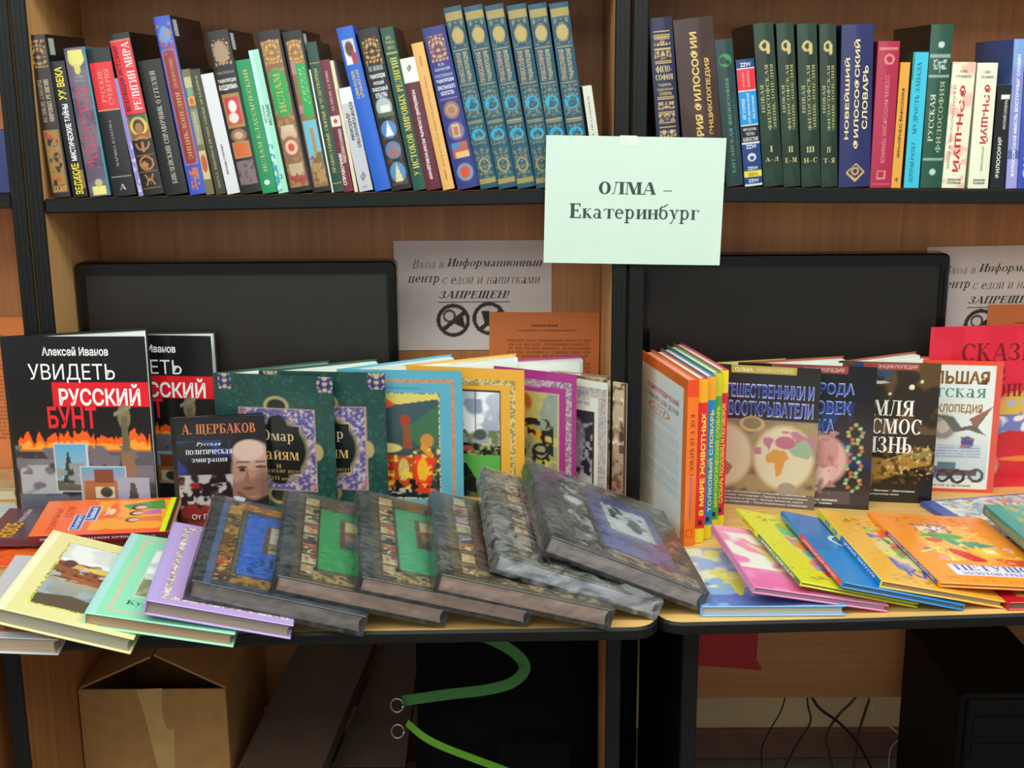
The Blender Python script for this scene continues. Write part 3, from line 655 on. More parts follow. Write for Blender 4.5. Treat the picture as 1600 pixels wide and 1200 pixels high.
LB = [
 ('thick black book with gilt ornament on its spine, nearest the left upright', '#241c18', '#151617', .19, [('o',.08,.80,.92,.97,5,'#a98048'),('r',.15,.45,.85,.76,'#2a201c'),('n',.06,.03,.94,.42,9,.42,'#9a7434',3),('n',.06,.03,.94,.42,7,.62,'#c23a22',9),('n',.06,.03,.94,.42,6,.66,'#3c4c50',12),('fr',.06,.03,.94,.42,.09,'#8c6c3a')],
   [('ВЕЛИКИЕ СОБОРЫ',.2,.47,.45,.73,'#a08c70',90,'c'),('МИРОВЫХ РЕЛИГИЙ',.52,.47,.82,.73,'#c8b89c',90,'c'),('NATI',.2,.035,.85,.075,'#d2a860',0,'c')], dict(sticker=True)),
 ('black book with yellow and white title, second from the left upright', '#141218', '#141218', .15, [('r',.6,.06,.95,.2,'#8a6a24')], [('ВЕЛИКИЕ',.25,.02,.78,.25,'#f0d830',90,'b'),('МИСТИЧЕСКИЕ ТАЙНЫ',.25,.27,.75,.69,'#f0f0f0',90,'b'),('ХХ ВЕКА',.25,.72,.78,.96,'#f0d830',90,'b')], {}),
 ('purple-grey book with red title and yellow emblem, teal edge', '#5a5068', '#2b8c9c', .15, [('n',0,0,1,1,22,.5,'#6c6070',3),('n',0,.2,1,.8,30,.6,'#4c4660',5),('e',.5,.93,.42,.06,'#d6cf70'),('r',.15,.945,.85,.985,'#d6cf70'),('e',.5,.86,.16,.04,'#c8c468'),('r',.2,.01,.85,.07,'#e0da80'),('e',.55,.09,.2,.03,'#b8b070'),('r',.93,0,1,1,'#2b8c9c')],
   [('МАРИНА',.3,.80,.75,.815,'#b0a898',0,'c'),('ВЛАСОВА',.3,.775,.75,.79,'#b0a898',0,'c'),('РУССКИЕ СУЕВЕРИЯ',.2,.19,.75,.74,'#d03a50',90,'k')], {}),
 ('black book with a red panel at the top of its spine', '#17151a', '#17151a', .15, [('r',.03,.59,.97,.905,'#d5242c'),('r',.03,.585,.97,.59,'#c8b070'),('r',.05,.13,.95,.134,'#a09880')],
   [('РУССКИЕ',.3,.64,.5,.86,'#e88a7a',90,'c'),('СУЕВЕРИЯ',.58,.62,.8,.86,'#e88a7a',90,'c'),('МАРИНА ВЛАСОВА',.4,.2,.52,.52,'#9a968c',90,'c'),('А',.35,.04,.65,.08,'#c8c0a8',0,'c')], {}),
 ('thin lilac and white booklet beside the black book with the red panel', '#8a7fc0', '#d8d4d8', .15, [('n',.1,0,1,.5,5,.5,'#c8c4d0',4)], [], {}),
 ('tall black book with red title panel and a haloed icon on its spine', '#181614', '#131417', .2, [('r',.02,.51,.98,.955,'#e02430'),('r',.02,.955,.98,.965,'#b07848'),('r',.03,.35,.97,.505,'#b08a3c'),('r',.06,.355,.94,.5,'#3c5a4c'),('e',.5,.43,.46,.062,'#d8b84a'),('e',.5,.43,.3,.05,'#3a2a20'),('e',.5,.42,.2,.035,'#a06c48'),('r',.1,.355,.95,.385,'#9a4a30'),
    ('r',.05,.25,.95,.255,'#8a6038'),('r',.05,.145,.95,.15,'#8a6038'),('r',.05,.04,.95,.045,'#8a6038'),('ring',.5,.325,.32,.04,.16,'#b0743c'),('r',.1,.33,.9,.345,'#181614'),('r',.44,.27,.56,.335,'#b0743c'),('ring',.5,.2,.32,.04,.14,'#b0743c'),('p',[(.5,.165),(.25,.18),(.22,.2),(.4,.215),(.6,.19)],'#b0743c')],
   [('ВСЕОБЩАЯ ИСТОРИЯ',.1,.53,.36,.93,'#3a1410',90,'b'),('РЕЛИГИЙ МИРА',.45,.53,.88,.945,'#f4e8e0',90,'c'),('Ж',.25,.06,.75,.13,'#b0743c',0,'b')], dict()),
 ('plain black book with small silver title, right of the haloed icon spine', '#151413', '#141414', .15, [], [('БИБЛЕЙСКИЙ СПРАВОЧНИК • Г.ГЕЛЛЕЙ',.4,.08,.66,.92,'#b8b4a4',90,'c')], {}),
 ('tall narrow blue book with a red-brown title cartouche', '#3450b8', '#17161c', .2, [('e',.5,.9,.38,.05,'#5c8cc8'),('n',.1,.84,.9,.97,4,.5,'#a08070',2),('r',.16,.2,.84,.78,'#8c2c34'),('e',.5,.78,.34,.04,'#8c2c34'),('e',.5,.2,.34,.04,'#8c2c34'),('n',.1,.76,.9,.86,4,.5,'#a04050',6),('fr',.1,.17,.9,.82,.05,'#b8743c'),('n',.2,.02,.8,.15,4,.5,'#c07040',8)],
   [('ЭНЦИКЛОПЕДИЯ',.4,.2,.72,.58,'#c89a50',90,'c'),('ДЛЯ ПРАВОСЛАВНЫХ',.42,.6,.66,.77,'#c89a50',90,'c'),('Т',.3,.04,.7,.1,'#d07838',0,'c')], dict(sticker=True)),
 ('thin olive booklet with yellow and orange pictures on its spine', '#6e6a44', '#5c5a38', .14, [('r',.1,.86,.9,.94,'#b8b088'),('e',.5,.82,.4,.04,'#6aa088'),('r',.1,.72,.9,.79,'#c8a04c'),('e',.5,.75,.3,.03,'#c85a20'),('r',.1,.4,.9,.68,'#8c8a70'),('r',.1,.12,.9,.35,'#c8b48c'),('e',.5,.25,.4,.08,'#b4582c')], [('ПРАЗДНИКИ',.3,.42,.7,.66,'#d0d0b0',90)], dict(soft=True)),
 ('thin dark olive book with a pale vertical title', '#3a3a28', '#3c3c2c', .14, [], [('ПАСХА, ВЫБОРЫ И ПРАВОСЛАВНЫЕ ПРАЗДНИКИ',.35,.05,.68,.95,'#b0ac80',90,'c')], dict(soft=True)),
 ('plain white book leaning left of the Buddhism spine', '#d4d4d8', '#c8c8c8', .14, [], [('ЗВЕЗДЫ ГОВОРЯТ',.3,.16,.5,.42,'#505058',90,'b')], dict(soft=True)),
 ('tall black book about Buddhism with white title and red picture', '#1c1814', '#17161a', .2, [('o',.15,.79,.88,.95,5,'#b89060'),('e',.5,.87,.36,.07,'#a08468'),('r',.1,.72,.95,.722,'#8a5a30'),('r',.12,.41,.88,.62,'#a07c40'),('r',.2,.43,.82,.6,'#c03040'),('e',.5,.54,.2,.04,'#e8dcd0'),('e',.45,.47,.25,.035,'#e0d0c8'),('e',.5,.36,.4,.045,'#8c6a4c'),('e',.5,.36,.22,.025,'#c8a080'),('r',.12,.22,.88,.32,'#a8804c'),('r',.2,.23,.8,.31,'#c86030'),('r',.12,.05,.88,.2,'#7c6668'),('n',.12,.05,.88,.2,5,.5,'#57484c',2)],
   [('ИЛЛЮСТРИРОВАННАЯ',.12,.74,.9,.755,'#a8a098'),('ЭНЦИКЛОПЕДИЯ',.08,.685,.92,.71,'#e0dcd8',0,'b'),('БУДДИЗМА',.08,.64,.92,.675,'#f0ece8',0,'b')], dict(sticker=True)),
 ('bright green book with gold vertical title, between Buddhism and the mint booklet', '#1c8a54', '#1c8a54', .15, [], [('ИСЛАМ КЛАССИЧЕСКИЙ',.32,.16,.66,.93,'#b8b070',90,'c'),('#o',.25,.06,.65,.1,'#c8e0d0')], {}),
 ('pale mint green booklet with dark green lettering', '#9cd6bc', '#a4dcc4', .14, [('r',0,0,.45,1,'#b4e8d8'),('n',0,0,.4,.35,5,.5,'#3c9cb0',3)], [('ИСЛАМ',.55,.48,.88,.62,'#386050',90,'b'),('ИСЛАМ',.12,.5,.36,.62,'#487868',90,'b'),('2',.5,.1,.8,.13,'#305040')], dict(soft=True)),
 ('tall black book about Islam with a green title shield', '#1c1916', '#15161a', .2, [('r',.1,.03,.9,.94,'#86603a'),('n',.1,.03,.9,.94,6,.55,'#a07a48',2),('o',.12,.80,.88,.95,5,'#c89c58'),('r',.14,.52,.86,.72,'#1c9a4c'),('e',.5,.72,.36,.05,'#1c9a4c'),('e',.5,.52,.36,.05,'#1c9a4c'),('e',.5,.36,.38,.06,'#c8a888'),('r',.2,.38,.8,.42,'#c8b4a0'),('e',.5,.28,.42,.075,'#8c5c40'),('e',.5,.28,.3,.05,'#d8b8a0'),('e',.5,.28,.16,.028,'#c84838'),('r',.2,.1,.82,.18,'#b8a080'),('n',.15,.04,.85,.12,5,.5,'#a03838',4)],
   [('ИСЛАМ',.34,.5,.64,.74,'#b8a858',90,'c')], {}),
 ('tall black book with a green panel and a blue sky tower picture', '#1c1916', '#15161a', .2, [('r',.1,.03,.9,.94,'#8c643c'),('o',.12,.80,.88,.95,5,'#c89c58'),('r',.12,.74,.4,.82,'#b07c7c'),('r',.1,.50,.4,.55,'#b07c7c'),('r',.34,.5,.9,.8,'#249a4c'),('e',.6,.5,.3,.04,'#249a4c'),('r',.18,.16,.88,.45,'#6ab0c4'),('r',.5,.16,.66,.4,'#a08450'),('r',.2,.05,.9,.2,'#a88450'),('n',.15,.05,.88,.25,6,.5,'#7c5c38',8)],
   [('ЕВРЕЙ',.45,.56,.62,.78,'#90d090',90,'i'),('КУЛЬТУРА',.68,.54,.8,.78,'#80c488',90,'i')], dict(sticker=True)),
 ('very thin white pamphlet between two tall spines', '#dcdcd8', '#d8d8d4', .13, [], [], dict(soft=True)),
 ('dark green book with gilt vertical title and gilt bands', '#1c4438', '#18382e', .15, [('r',.05,.86,.95,.866,'#a89048'),('r',.05,.1,.95,.104,'#a89048'),('r',.05,.055,.95,.06,'#a89048')], [('ПРАВОСЛАВНЫЕ СВЯТЫЕ И ЧУДОТВОРЦЫ',.3,.13,.68,.83,'#c4b058',90,'c')], {}),
 ('maroon book with a white square in the middle of its spine', '#6a2430', '#5c2028', .14, [('r',0,.5,1,.58,'#e4d8d0'),('e',.5,.54,.25,.02,'#c83838')], [('СПРАВОЧНИК',.12,.05,.5,.3,'#f0e4e0',90,'b'),('ПРАВОСЛАВНОГО ПАЛОМНИКА',.56,.22,.9,.48,'#d8c8c0',90,'b'),('О.В. КИСЕЛЕВ, А.А. ЧЕРНЫХ',.35,.62,.6,.92,'#d8b8b0',90,'c')], {}),
 ('thin cream booklet right of the maroon spine with the white square', '#d8ccaa', '#d0c4a0', .13, [], [], dict(soft=True)),
 ('short pale grey book with black vertical title', '#bcbcc4', '#a8a8b0', .14, [('r',0,.85,1,1,'#dcdce0')], [('КОНФУЦИАНСТВО',.56,.42,.86,.86,'#282428',-90,'b'),('ДАОСИЗМ',.2,.5,.5,.76,'#282428',-90,'b'),('Ф',.3,.1,.7,.18,'#707078',0,'i'),('АСТ',.3,.03,.7,.05,'#606068')], dict(soft=True)),
 ('tall bright blue book with a small portrait picture at its top', '#1c5cc0', '#1c58b8', .2, [('r',.15,.78,.85,.93,'#c8c0c8'),('e',.5,.87,.28,.05,'#5c3428'),('p',[(.15,.78),(.15,.86),(.5,.8),(.6,.78)],'#dcdce8'),('p',[(.5,.78),(.6,.86),(.85,.84),(.85,.78)],'#9c3434')], [('ЗОЛОТАЯ КНИГА',.25,.57,.45,.74,'#c8c070',-90,'b'),('МУДРЕЦА',.52,.57,.72,.74,'#c8b070',-90,'b')], {}),
 ('tall black book with white title lines and three church pictures', '#1c1816', '#141416', .2, [('o',.12,.78,.88,.95,5,'#c89450'),('r',.1,.735,.9,.738,'#a8783c'),('n',.1,.03,.9,.56,8,.52,'#503c28',2),('e',.5,.52,.42,.065,'#a8b4b4'),('r',.3,.47,.75,.53,'#d8dcd4'),('r',.1,.46,.95,.485,'#486040'),('e',.5,.38,.42,.06,'#5080b8'),('p',[(.3,.34),(.7,.34),(.5,.43)],'#dce0e8'),('e',.5,.25,.42,.06,'#6078a4'),('p',[(.25,.21),(.75,.21),(.5,.3)],'#a06850'),('e',.5,.11,.42,.07,'#4c88b8'),('p',[(.3,.05),(.7,.05),(.5,.17)],'#d8c890')],
   [('Н.Н. МИЛЮКОВ',.15,.745,.85,.775,'#c0c4d8',0,'c'),('ЭНЦИКЛОПЕДИЯ',.12,.695,.88,.725,'#e8e8f0',0,'b'),('РУССКОЙ',.25,.66,.75,.685,'#e8e8f0',0,'b'),('ПРАВОСЛАВНОЙ',.12,.62,.88,.65,'#e8e8f0',0,'b'),('КУЛЬТУРЫ',.22,.58,.78,.61,'#e8e8f0',0,'b')], {}),
 ('tall green book with large yellow vertical title', '#1c4c40', '#173a30', .2, [('r',.08,.84,.95,.85,'#a8a048')], [('ВСЕ',.3,.93,.7,.95,'#c8c070',0,'c'),('ЧУДЕСА',.2,.9,.85,.92,'#c8c070',0,'c'),('СВЕТА',.25,.87,.8,.89,'#c8c070',0,'c'),('У ИСТОКОВ МИРОВЫХ РЕЛИГИЙ',.22,.09,.82,.82,'#d8c840',90,'c')], {}),
 ('maroon book with a white top block and white title reading downwards', '#5c1c2c', '#541c28', .15, [('r',0,.82,1,1,'#dce0d8')], [('НОВЕЙШИЙ СЛОВАРЬ РЕЛИГИОВЕДЕНИЯ',.32,.08,.62,.76,'#ecdce0',-90,'b'),('Ф',.35,.9,.65,.95,'#404440',0,'i')], {}),
 ('plain orange-tan book with a faint vertical title', '#dca860', '#d09c54', .15, [('e',.5,.88,.12,.04,'#b07c3c'),('e',.5,.1,.12,.04,'#b07c3c')], [('ИСЛАМ НА УРАЛЕ • ЭНЦИКЛОПЕДИЧЕСКИЙ СЛОВАРЬ',.38,.16,.66,.78,'#a87838',90,'c')], {}),
 ('wide navy blue book with round emblems and a gilt square, left of the teal volumes', '#2c3278', '#23284c', .2, [('r',.14,.79,.88,.95,'#5c3c48'),('o',.14,.79,.88,.95,5,'#c89a84'),('r',.1,.56,.9,.563,'#a0748c'),('e',.5,.49,.38,.058,'#94705c'),('ring',.5,.49,.2,.03,.2,'#b48c70'),('e',.5,.36,.4,.06,'#7c6c8c'),('r',.32,.32,.68,.4,'#c8a888'),('r',.4,.335,.6,.385,'#b06c48'),('r',.15,.19,.85,.29,'#a85c44'),('r',.15,.25,.5,.29,'#4c7cb0'),('r',.25,.19,.85,.23,'#d8b070'),('e',.5,.1,.4,.06,'#7090a8'),('e',.5,.1,.26,.042,'#c84c34')],
   [('Н.В.',.35,.765,.65,.78,'#c8c8e0',0,'c'),('ПОКРОВСКИЙ',.15,.735,.85,.755,'#c8c8e0',0,'c'),('ИЛЛЮСТРИРОВАННАЯ',.1,.695,.9,.715,'#a8a8d0',0,'b'),('ЭНЦИКЛОПЕДИЯ',.1,.66,.9,.685,'#dcdcf0',0,'b'),('ХРИСТИАНСКОГО',.1,.62,.9,.645,'#dcdcf0',0,'b'),('ИСКУССТВА',.2,.585,.8,.61,'#dcdcf0',0,'b')], {}),
]
for n, (l, nm) in zip(('I','II','III','IV','V','VIII'), (('А-А','first'),('А-В','second'),('С-Ф','third'),('Ф-М','fourth'),('Д-Г','fifth'),('К-А','last'))):
    so, tx = vol(n, l)
    LB.append(('teal and gilt encyclopedia volume numbered %s in a blue oval' % n, '#194c60', '#143c4a', .205, so, tx, {}))
LB.append(('low white booklet at the right end of the row, behind the hanging sign', '#ccd0c0', '#8a6a84', .14, [], [('ПРАВОСЛАВНЫЕ ПРАЗДНИКИ',.35,.1,.62,.9,'#808478',90,'c')], dict(soft=True)))
for row, (lab, sc, cc, w, so, tx, kw) in zip(SL, LB):
    grp = GRL if 'teal and gilt' not in lab else 'teal encyclopedia volumes on the upper shelf'
    shelf_book(row, ZL, lab, sc, cc, w, so, tx, grp, **kw)

NFE = [('n',0,0,1,1,30,.5,'#1b3625',3)]
def nfe(n, l): return (NFE+[('ring',.48,.865,.2,.025,.3,'#c8b070'),('r',.55,.825,.75,.875,'#c8b070'),('e',.65,.825,.1,.012,'#c8b070')],
    [('НОВАЯ',.12,.46,.3,.63,'#a8a468',90,'c'),('ФИЛОСОФСКАЯ',.4,.35,.6,.75,'#a8a468',90,'c'),('ЭНЦИКЛОПЕДИЯ',.68,.35,.88,.75,'#a8a468',90,'c'),(n,.5-.07*len(n),.215,.5+.07*len(n),.25,'#c8bc80',0,'c'),(l,.14,.15,.84,.18,'#c8bc80',0,'c')])
bars = []
for v in (.885,.895,.905,.92,.81,.82,.735,.745): bars.append(('r',.12,v,.88,v+.005,'#c8a86a'))
for v in (.52,.53,.43,.44,.38,.35,.27,.28,.19,.2,.1): bars.append(('r',.12,v,.88,v+.005,'#c8a86a'))
for v in (.84,.76,.46,.39,.29,.21): bars.append(('o',.12,v,.88,v+.045,4,'#c8a86a'))
RB = [
 ('navy book with gilt bars and ornament, first from the centre upright', '#1c2040', '#14182c', .17, bars, [('ФИЛО-',.15,.68,.85,.72,'#d8c090',0,'c'),('СОФИЯ',.12,.635,.88,.67,'#d8c090',0,'c'),('ЭНЦИКЛО-',.2,.595,.8,.615,'#b8a070',0,'b'),('ПЕДИЧЕСКИЙ',.15,.57,.85,.59,'#b8a070',0,'b'),('СЛОВАРЬ',.22,.545,.78,.565,'#b8a070',0,'b')], {}),
 ('very thick brown book with gold two-line title', '#3a241e', '#2c1c18', .19, [('n',0,0,1,1,40,.5,'#422a22',4)], [('ИСТОРИЯ ФИЛОСОФИИ',.36,.1,.56,.92,'#d8b868',90,'b'),('ЭНЦИКЛОПЕДИЯ',.7,.3,.84,.76,'#c8a858',90,'b')], {}),
 ('dark blue-green book with a green yin-yang circle', '#1c3838', '#182c2c', .17, [('e',.5,.86,.4,.048,'#3c8c50'),('e',.36,.86,.22,.03,'#1c3838'),('e',.64,.845,.14,.02,'#1c3838')], [('КИТАЙСКАЯ ФИЛОСОФИЯ',.38,.09,.62,.74,'#5c9070',90,'c'),('ЭНЦИКЛОПЕДИЧЕСКИЙ СЛОВАРЬ',.78,.2,.86,.6,'#5c8068',90)], {}),
 ('short blue, red and cyan book with a frayed top', '#1c3c74', '#1c2c58', .14, [('r',0,.93,1,.935,'#e0e4e8'),('r',0,.76,1,.925,'#d82834'),('r',0,.75,1,.76,'#e8e8e8'),('r',0,.49,1,.75,'#1c88c8'),('r',0,.485,1,.49,'#e8e8e8'),('r',0,.35,1,.485,'#1a1c20'),('r',0,.34,1,.35,'#d0d8e0'),('e',.5,.23,.26,.035,'#c8d8e0'),('e',.5,.225,.14,.02,'#24467c'),('r',0,.07,1,.12,'#e0d040'),('r',0,0,1,.015,'#c8ccd0')],
   [('ИСТОРИЯ',.28,.79,.38,.9,'#f0a0a0',90,'b'),('ДУХОВНОЙ КУЛЬТУРЫ',.5,.78,.7,.91,'#f0a0a0',90,'b'),('ИСТОРИЯ',.14,.53,.32,.7,'#c8e8f4',90,'i'),('СРЕДНЕВЕКОВОЙ',.42,.5,.6,.74,'#c8e8f4',90,'i'),('ФИЛОСОФИИ',.7,.53,.86,.72,'#c8e8f4',90,'i'),('ФРЕДЕРИК',.12,.44,.88,.465,'#d8d8d8',0,'c'),('ЧАРЛЬЗ',.25,.405,.75,.43,'#d8d8d8',0,'c'),('КОПЛСТОН',.08,.36,.92,.39,'#e8e8e8',0,'c'),('ZZVV',.2,.945,.8,.975,'#d8e0e8',0,'b'),('ZZVV',.2,.3,.8,.33,'#d8e0e8',0,'b'),('ZZVV',.2,.13,.8,.155,'#d8e0e8',0,'b'),('ЭНИГМА',.2,.08,.8,.11,'#a08c28',0,'c'),('ZZVV',.2,.03,.8,.055,'#d8e0e8',0,'b')], {}),
]
for n, l in (('I','А–Д'),('II','Е–М'),('III','Н–С'),('IV','Т–Я')):
    so, tx = nfe(n, l); RB.append(('dark green encyclopedia volume with gilt title, numbered %s' % n, '#172c1e', '#10201a', .2, so, tx, {}))
RB += [
 ('thick navy book with large cream title and an open-book emblem', '#22285a', '#1c2248', .18, [('p',[(.2,.09),(.5,.03),(.82,.09),(.52,.15)],'#c8a860'),('p',[(.26,.095),(.5,.05),(.76,.095),(.52,.14)],'#2c2c58'),('ring',.5,.1,.1,.02,.25,'#c8a860')], [('НОВЕЙШИЙ',.1,.3,.26,.8,'#e0cc94',90,'b'),('ФИЛОСОФСКИЙ',.38,.24,.58,.91,'#e0cc94',90,'b'),('СЛОВАРЬ',.68,.36,.86,.75,'#e0cc94',90,'b')], {}),
 ('crimson book with a ring emblem and pink title reading downwards', '#a82444', '#94203c', .17, [('r',.08,.94,.92,.96,'#c87870'),('ring',.55,.88,.2,.03,.22,'#d08880'),('r',.05,.02,.95,.03,'#c86870'),('fr',.26,.06,.68,.12,.06,'#d08880')], [('СЛОВАРЬ ФИЛОСОФСКИХ ТЕРМИНОВ',.4,.17,.62,.77,'#d88c90',-90)], {}),
 ('thin orange paperback with dark title reading downwards', '#dc9c3c', '#cc8c34', .15, [], [('ФИЛОСОФИЯ СПРАВОЧНИК',.3,.24,.66,.8,'#3c3020',-90,'b'),('Ф',.3,.05,.7,.08,'#3c3020',0,'c')], dict(soft=True)),
 ('cyan paperback with dark blue handwritten-style title', '#3cb8d0', '#2c4434', .16, [('r',0,.8,.1,1,'#2c8068')], [('БЕРТРАН РАССЕЛ',.3,.04,.56,.34,'#1c5878',90,'i'),('МУДРОСТЬ ЗАПАДА',.3,.4,.62,.93,'#1c6494',90,'c')], dict(soft=True)),
 ('dark green book with silver bands and a tree emblem', '#1f4c3a', '#0e1410', .2, [('r',.03,.8,.97,.825,'#8c9c94'),('r',.03,.68,.97,.7,'#8c9c94'),('e',.5,.88,.16,.022,'#b8c8bc'),('n',.2,.73,.8,.79,3,.45,'#b0bcb0',3),('r',.47,.71,.53,.75,'#b0bcb0'),('r',.03,.17,.97,.19,'#8c9c94'),('e',.5,.1,.16,.022,'#b8c8bc')], [('РУССКАЯ',.16,.29,.4,.58,'#c8ccb8',90,'c'),('ФИЛОСОФИЯ',.55,.22,.8,.66,'#a8a888',90,'c')], {}),
 ('cream book with large red downward title, the wider of a pair', '#e4dfc4', '#c8c0a4', .15, [('n',0,0,1,1,16,.62,'#e8b8a4',3)], [('ФЭН-ШУЙ',.35,.13,.72,.82,'#c02434',-90,'b'),('И БЛАГОПОЛУЧИЕ В ДОМЕ',.1,.15,.22,.82,'#707060',-90),('ГАЛИНА',.3,.92,.65,.94,'#606058',0,'c'),('СТРЕЛЬНИКОВА',.15,.88,.85,.9,'#606058',0,'c'),('ДОМАШНЯЯ',.2,.055,.8,.075,'#484840',0,'b'),('КОЛЛЕКЦИЯ',.2,.03,.8,.05,'#484840',0,'b')], {}),
 ('cream book with shorter red downward title, the slimmer of a pair', '#e0e2c8', '#c4c8ac', .15, [], [('ФЭН-ШУЙ',.36,.36,.8,.83,'#b42434',-90,'b'),('ДЛЯ УСПЕШНОЙ КАРЬЕРЫ',.5,.14,.66,.34,'#606058',-90),('ГАЛИНА',.3,.92,.65,.94,'#606058',0,'c'),('СТРЕЛЬНИКОВА',.15,.88,.85,.9,'#606058',0,'c'),('ДОМАШНЯЯ',.2,.055,.8,.075,'#484840',0,'b'),('КОЛЛЕКЦИЯ',.2,.03,.8,.05,'#484840',0,'b')], {}),
 ('short black paperback with white title reading upwards', '#17181a', '#141414', .14, [('r',.3,.87,.9,.91,'#dcdcd8')], [('ФИЛОСОФИЯ',.28,.1,.6,.5,'#d8d8d0',90,'b'),('КРАТКИЙ СЛОВАРЬ',.5,.58,.78,.86,'#c0c0b8',90,'b')], dict(soft=True)),
 ('lilac-blue book with white upward title, beside the short black paperback', '#8088c4', '#3c5ca0', .17, [('r',0,.82,1,1,'#7c9cd0'),('r',0,0,1,.2,'#9c98d0'),('r',.0,.2,1,.26,'#5460a0')], [('ФИЛОСОФСКАЯ МЫСЛЬ ВОСТОЧНЫХ СЛАВЯН',.35,.08,.68,.9,'#f0f0fc',90,'b')], {}),
 ('royal blue book cut by the right edge of the picture', '#3048a8', '#28408c', .17, [], [('ФИЛОСОФИЯ',.16,.07,.4,.7,'#c8d0f0',90,'b')], {}),
]
for row, (lab, sc, cc, w, so, tx, kw) in zip(SR, RB):
    shelf_book(row, ZR, lab, sc, cc, w, so, tx, GRR if 'volume' not in lab else 'dark green encyclopedia volumes', **kw)
shelf_book((-.85, 1.316, .03, .1, .035), lambda x: 1.3168, 'small navy book on the shelf cut off by the left edge', '#28346c', '#20284c', .12, [], [], None)

# ---------------------------------------------------------------- papers
def sheet(name, label, cat, loc, w, h, rot, col, ops, texts, group=None, roll=0.0, curl=0.0, kind=None):
    """thin sheet, local x right, y up, facing -Y; loc = lower left corner"""
    m = MB()
    def mp(u, v, l): return np.stack([u, -.0004-l-curl*np.sin(np.pi*u/w)*(.4+.6*(1-v/h)), v], 1)
    face(m, w, h, mp, ops, texts, col, .0016 if name == 'prohibition_notice' else .0025, tl=.0004)
    nx = 10; vs = []; F = []
    for i in range(nx+1):
        for v in (0, h):
            u = w*i/nx; vs.append((u, .0003-curl*math.sin(math.pi*u/w)*(.4+.6*(1-v/h)), v))
    for i in range(nx): F.append((i*2, i*2+1, i*2+3, i*2+2))
    m.add(vs, F, col)
    o = m.build(name, 'sheet'); o.location = loc; o.rotation_euler = (rot, roll, 0)
    return tag(o, label, cat, group)
sg = sheet('paper_sign', 'pale green paper sign with two printed words taped to the centre upright', 'sign', (.0531, 2.041, 1.2000), .2895, .2055, 0, '#c6dacc', [],
      [('ОЛМА –',.30,.55,.71,.65,'#35423c',0,'k'), ('Екатеринбург',.14,.325,.868,.478,'#35423c',0,'k')], roll=.022, curl=.002)
m = MB(); m.box((.118, -.0016, .19), (.146, -.0012, .207), '#b8d0bc'); m.build('tape', 'clear', sg)
NO = [('ring',.37,.275,.095,.135,.13,'#38322e'), ('p',[(.37,.25),(.45,.19),(.43,.33)],'#2c2826'), ('ring',.345,.315,.035,.05,.2,'#4c4440'), ('p',[(.29,.2),(.31,.17),(.46,.34),(.44,.37)],'#38322e'),
      ('ring',.60,.29,.095,.135,.13,'#38322e'), ('p',[(.53,.2),(.55,.17),(.69,.35),(.67,.38)],'#38322e'), ('p',[(.57,.24),(.6,.22),(.6,.36),(.55,.36)],'#2c2826')]
NT = [('Вход в',.115,.745,.315,.83,'#48403c',0,'j'), ('Информационный',.335,.745,.945,.84,'#3c3634',0,'i'), ('центр',.085,.60,.285,.68,'#3c3634',0,'i'), ('с едой и напитками',.305,.60,.93,.68,'#48403c',0,'j'), ('ЗАПРЕЩЕН!',.28,.465,.735,.545,'#3c3634',0,'i'), ('#r',.275,.44,.735,.447,'#3c3634')]
ORT = [('Памятка для читателей',.38,.905,.62,.925,'#5c2c14',0,'b'), ('о порядке работы с материалами выставки',.25,.875,.78,.89,'#5c2c14')]
ORO = [('ln',.16,.2,.92,.83,7.5,'#8a4420',.6)]
for x, z, g in ((-.2175, .9985, 'left'), (.7730, .981, 'right')):
    sheet('prohibition_notice', 'white landscape notice with two crossed-out food circles, behind the %s monitor' % g, 'notice', (x, 2.3045, z), .2925, .2065, 0, '#dccfc8', NO, NT, 'no food notices on the back panels', roll=.0 if g == 'left' else -.012)
sheet('orange_notice', 'orange portrait sheet overlapping the white notice near the centre upright', 'notice', (-.0446, 2.3025, .775), .207, .296, 0, '#d87a40', ORO, ORT, 'orange sheets on the back panels', roll=.01)
sheet('orange_notice', 'orange portrait sheet at the right edge behind the red book', 'notice', (.8917, 2.3025, .783), .207, .296, 0, '#d87a40', ORO, ORT, 'orange sheets on the back panels')
sheet('orange_notice', 'orange portrait sheet at the left edge behind the black-covered books', 'notice', (-1.115, 2.3025, .77), .207, .296, 0, '#dc8448', ORO, ORT, 'orange sheets on the back panels', roll=-.008)

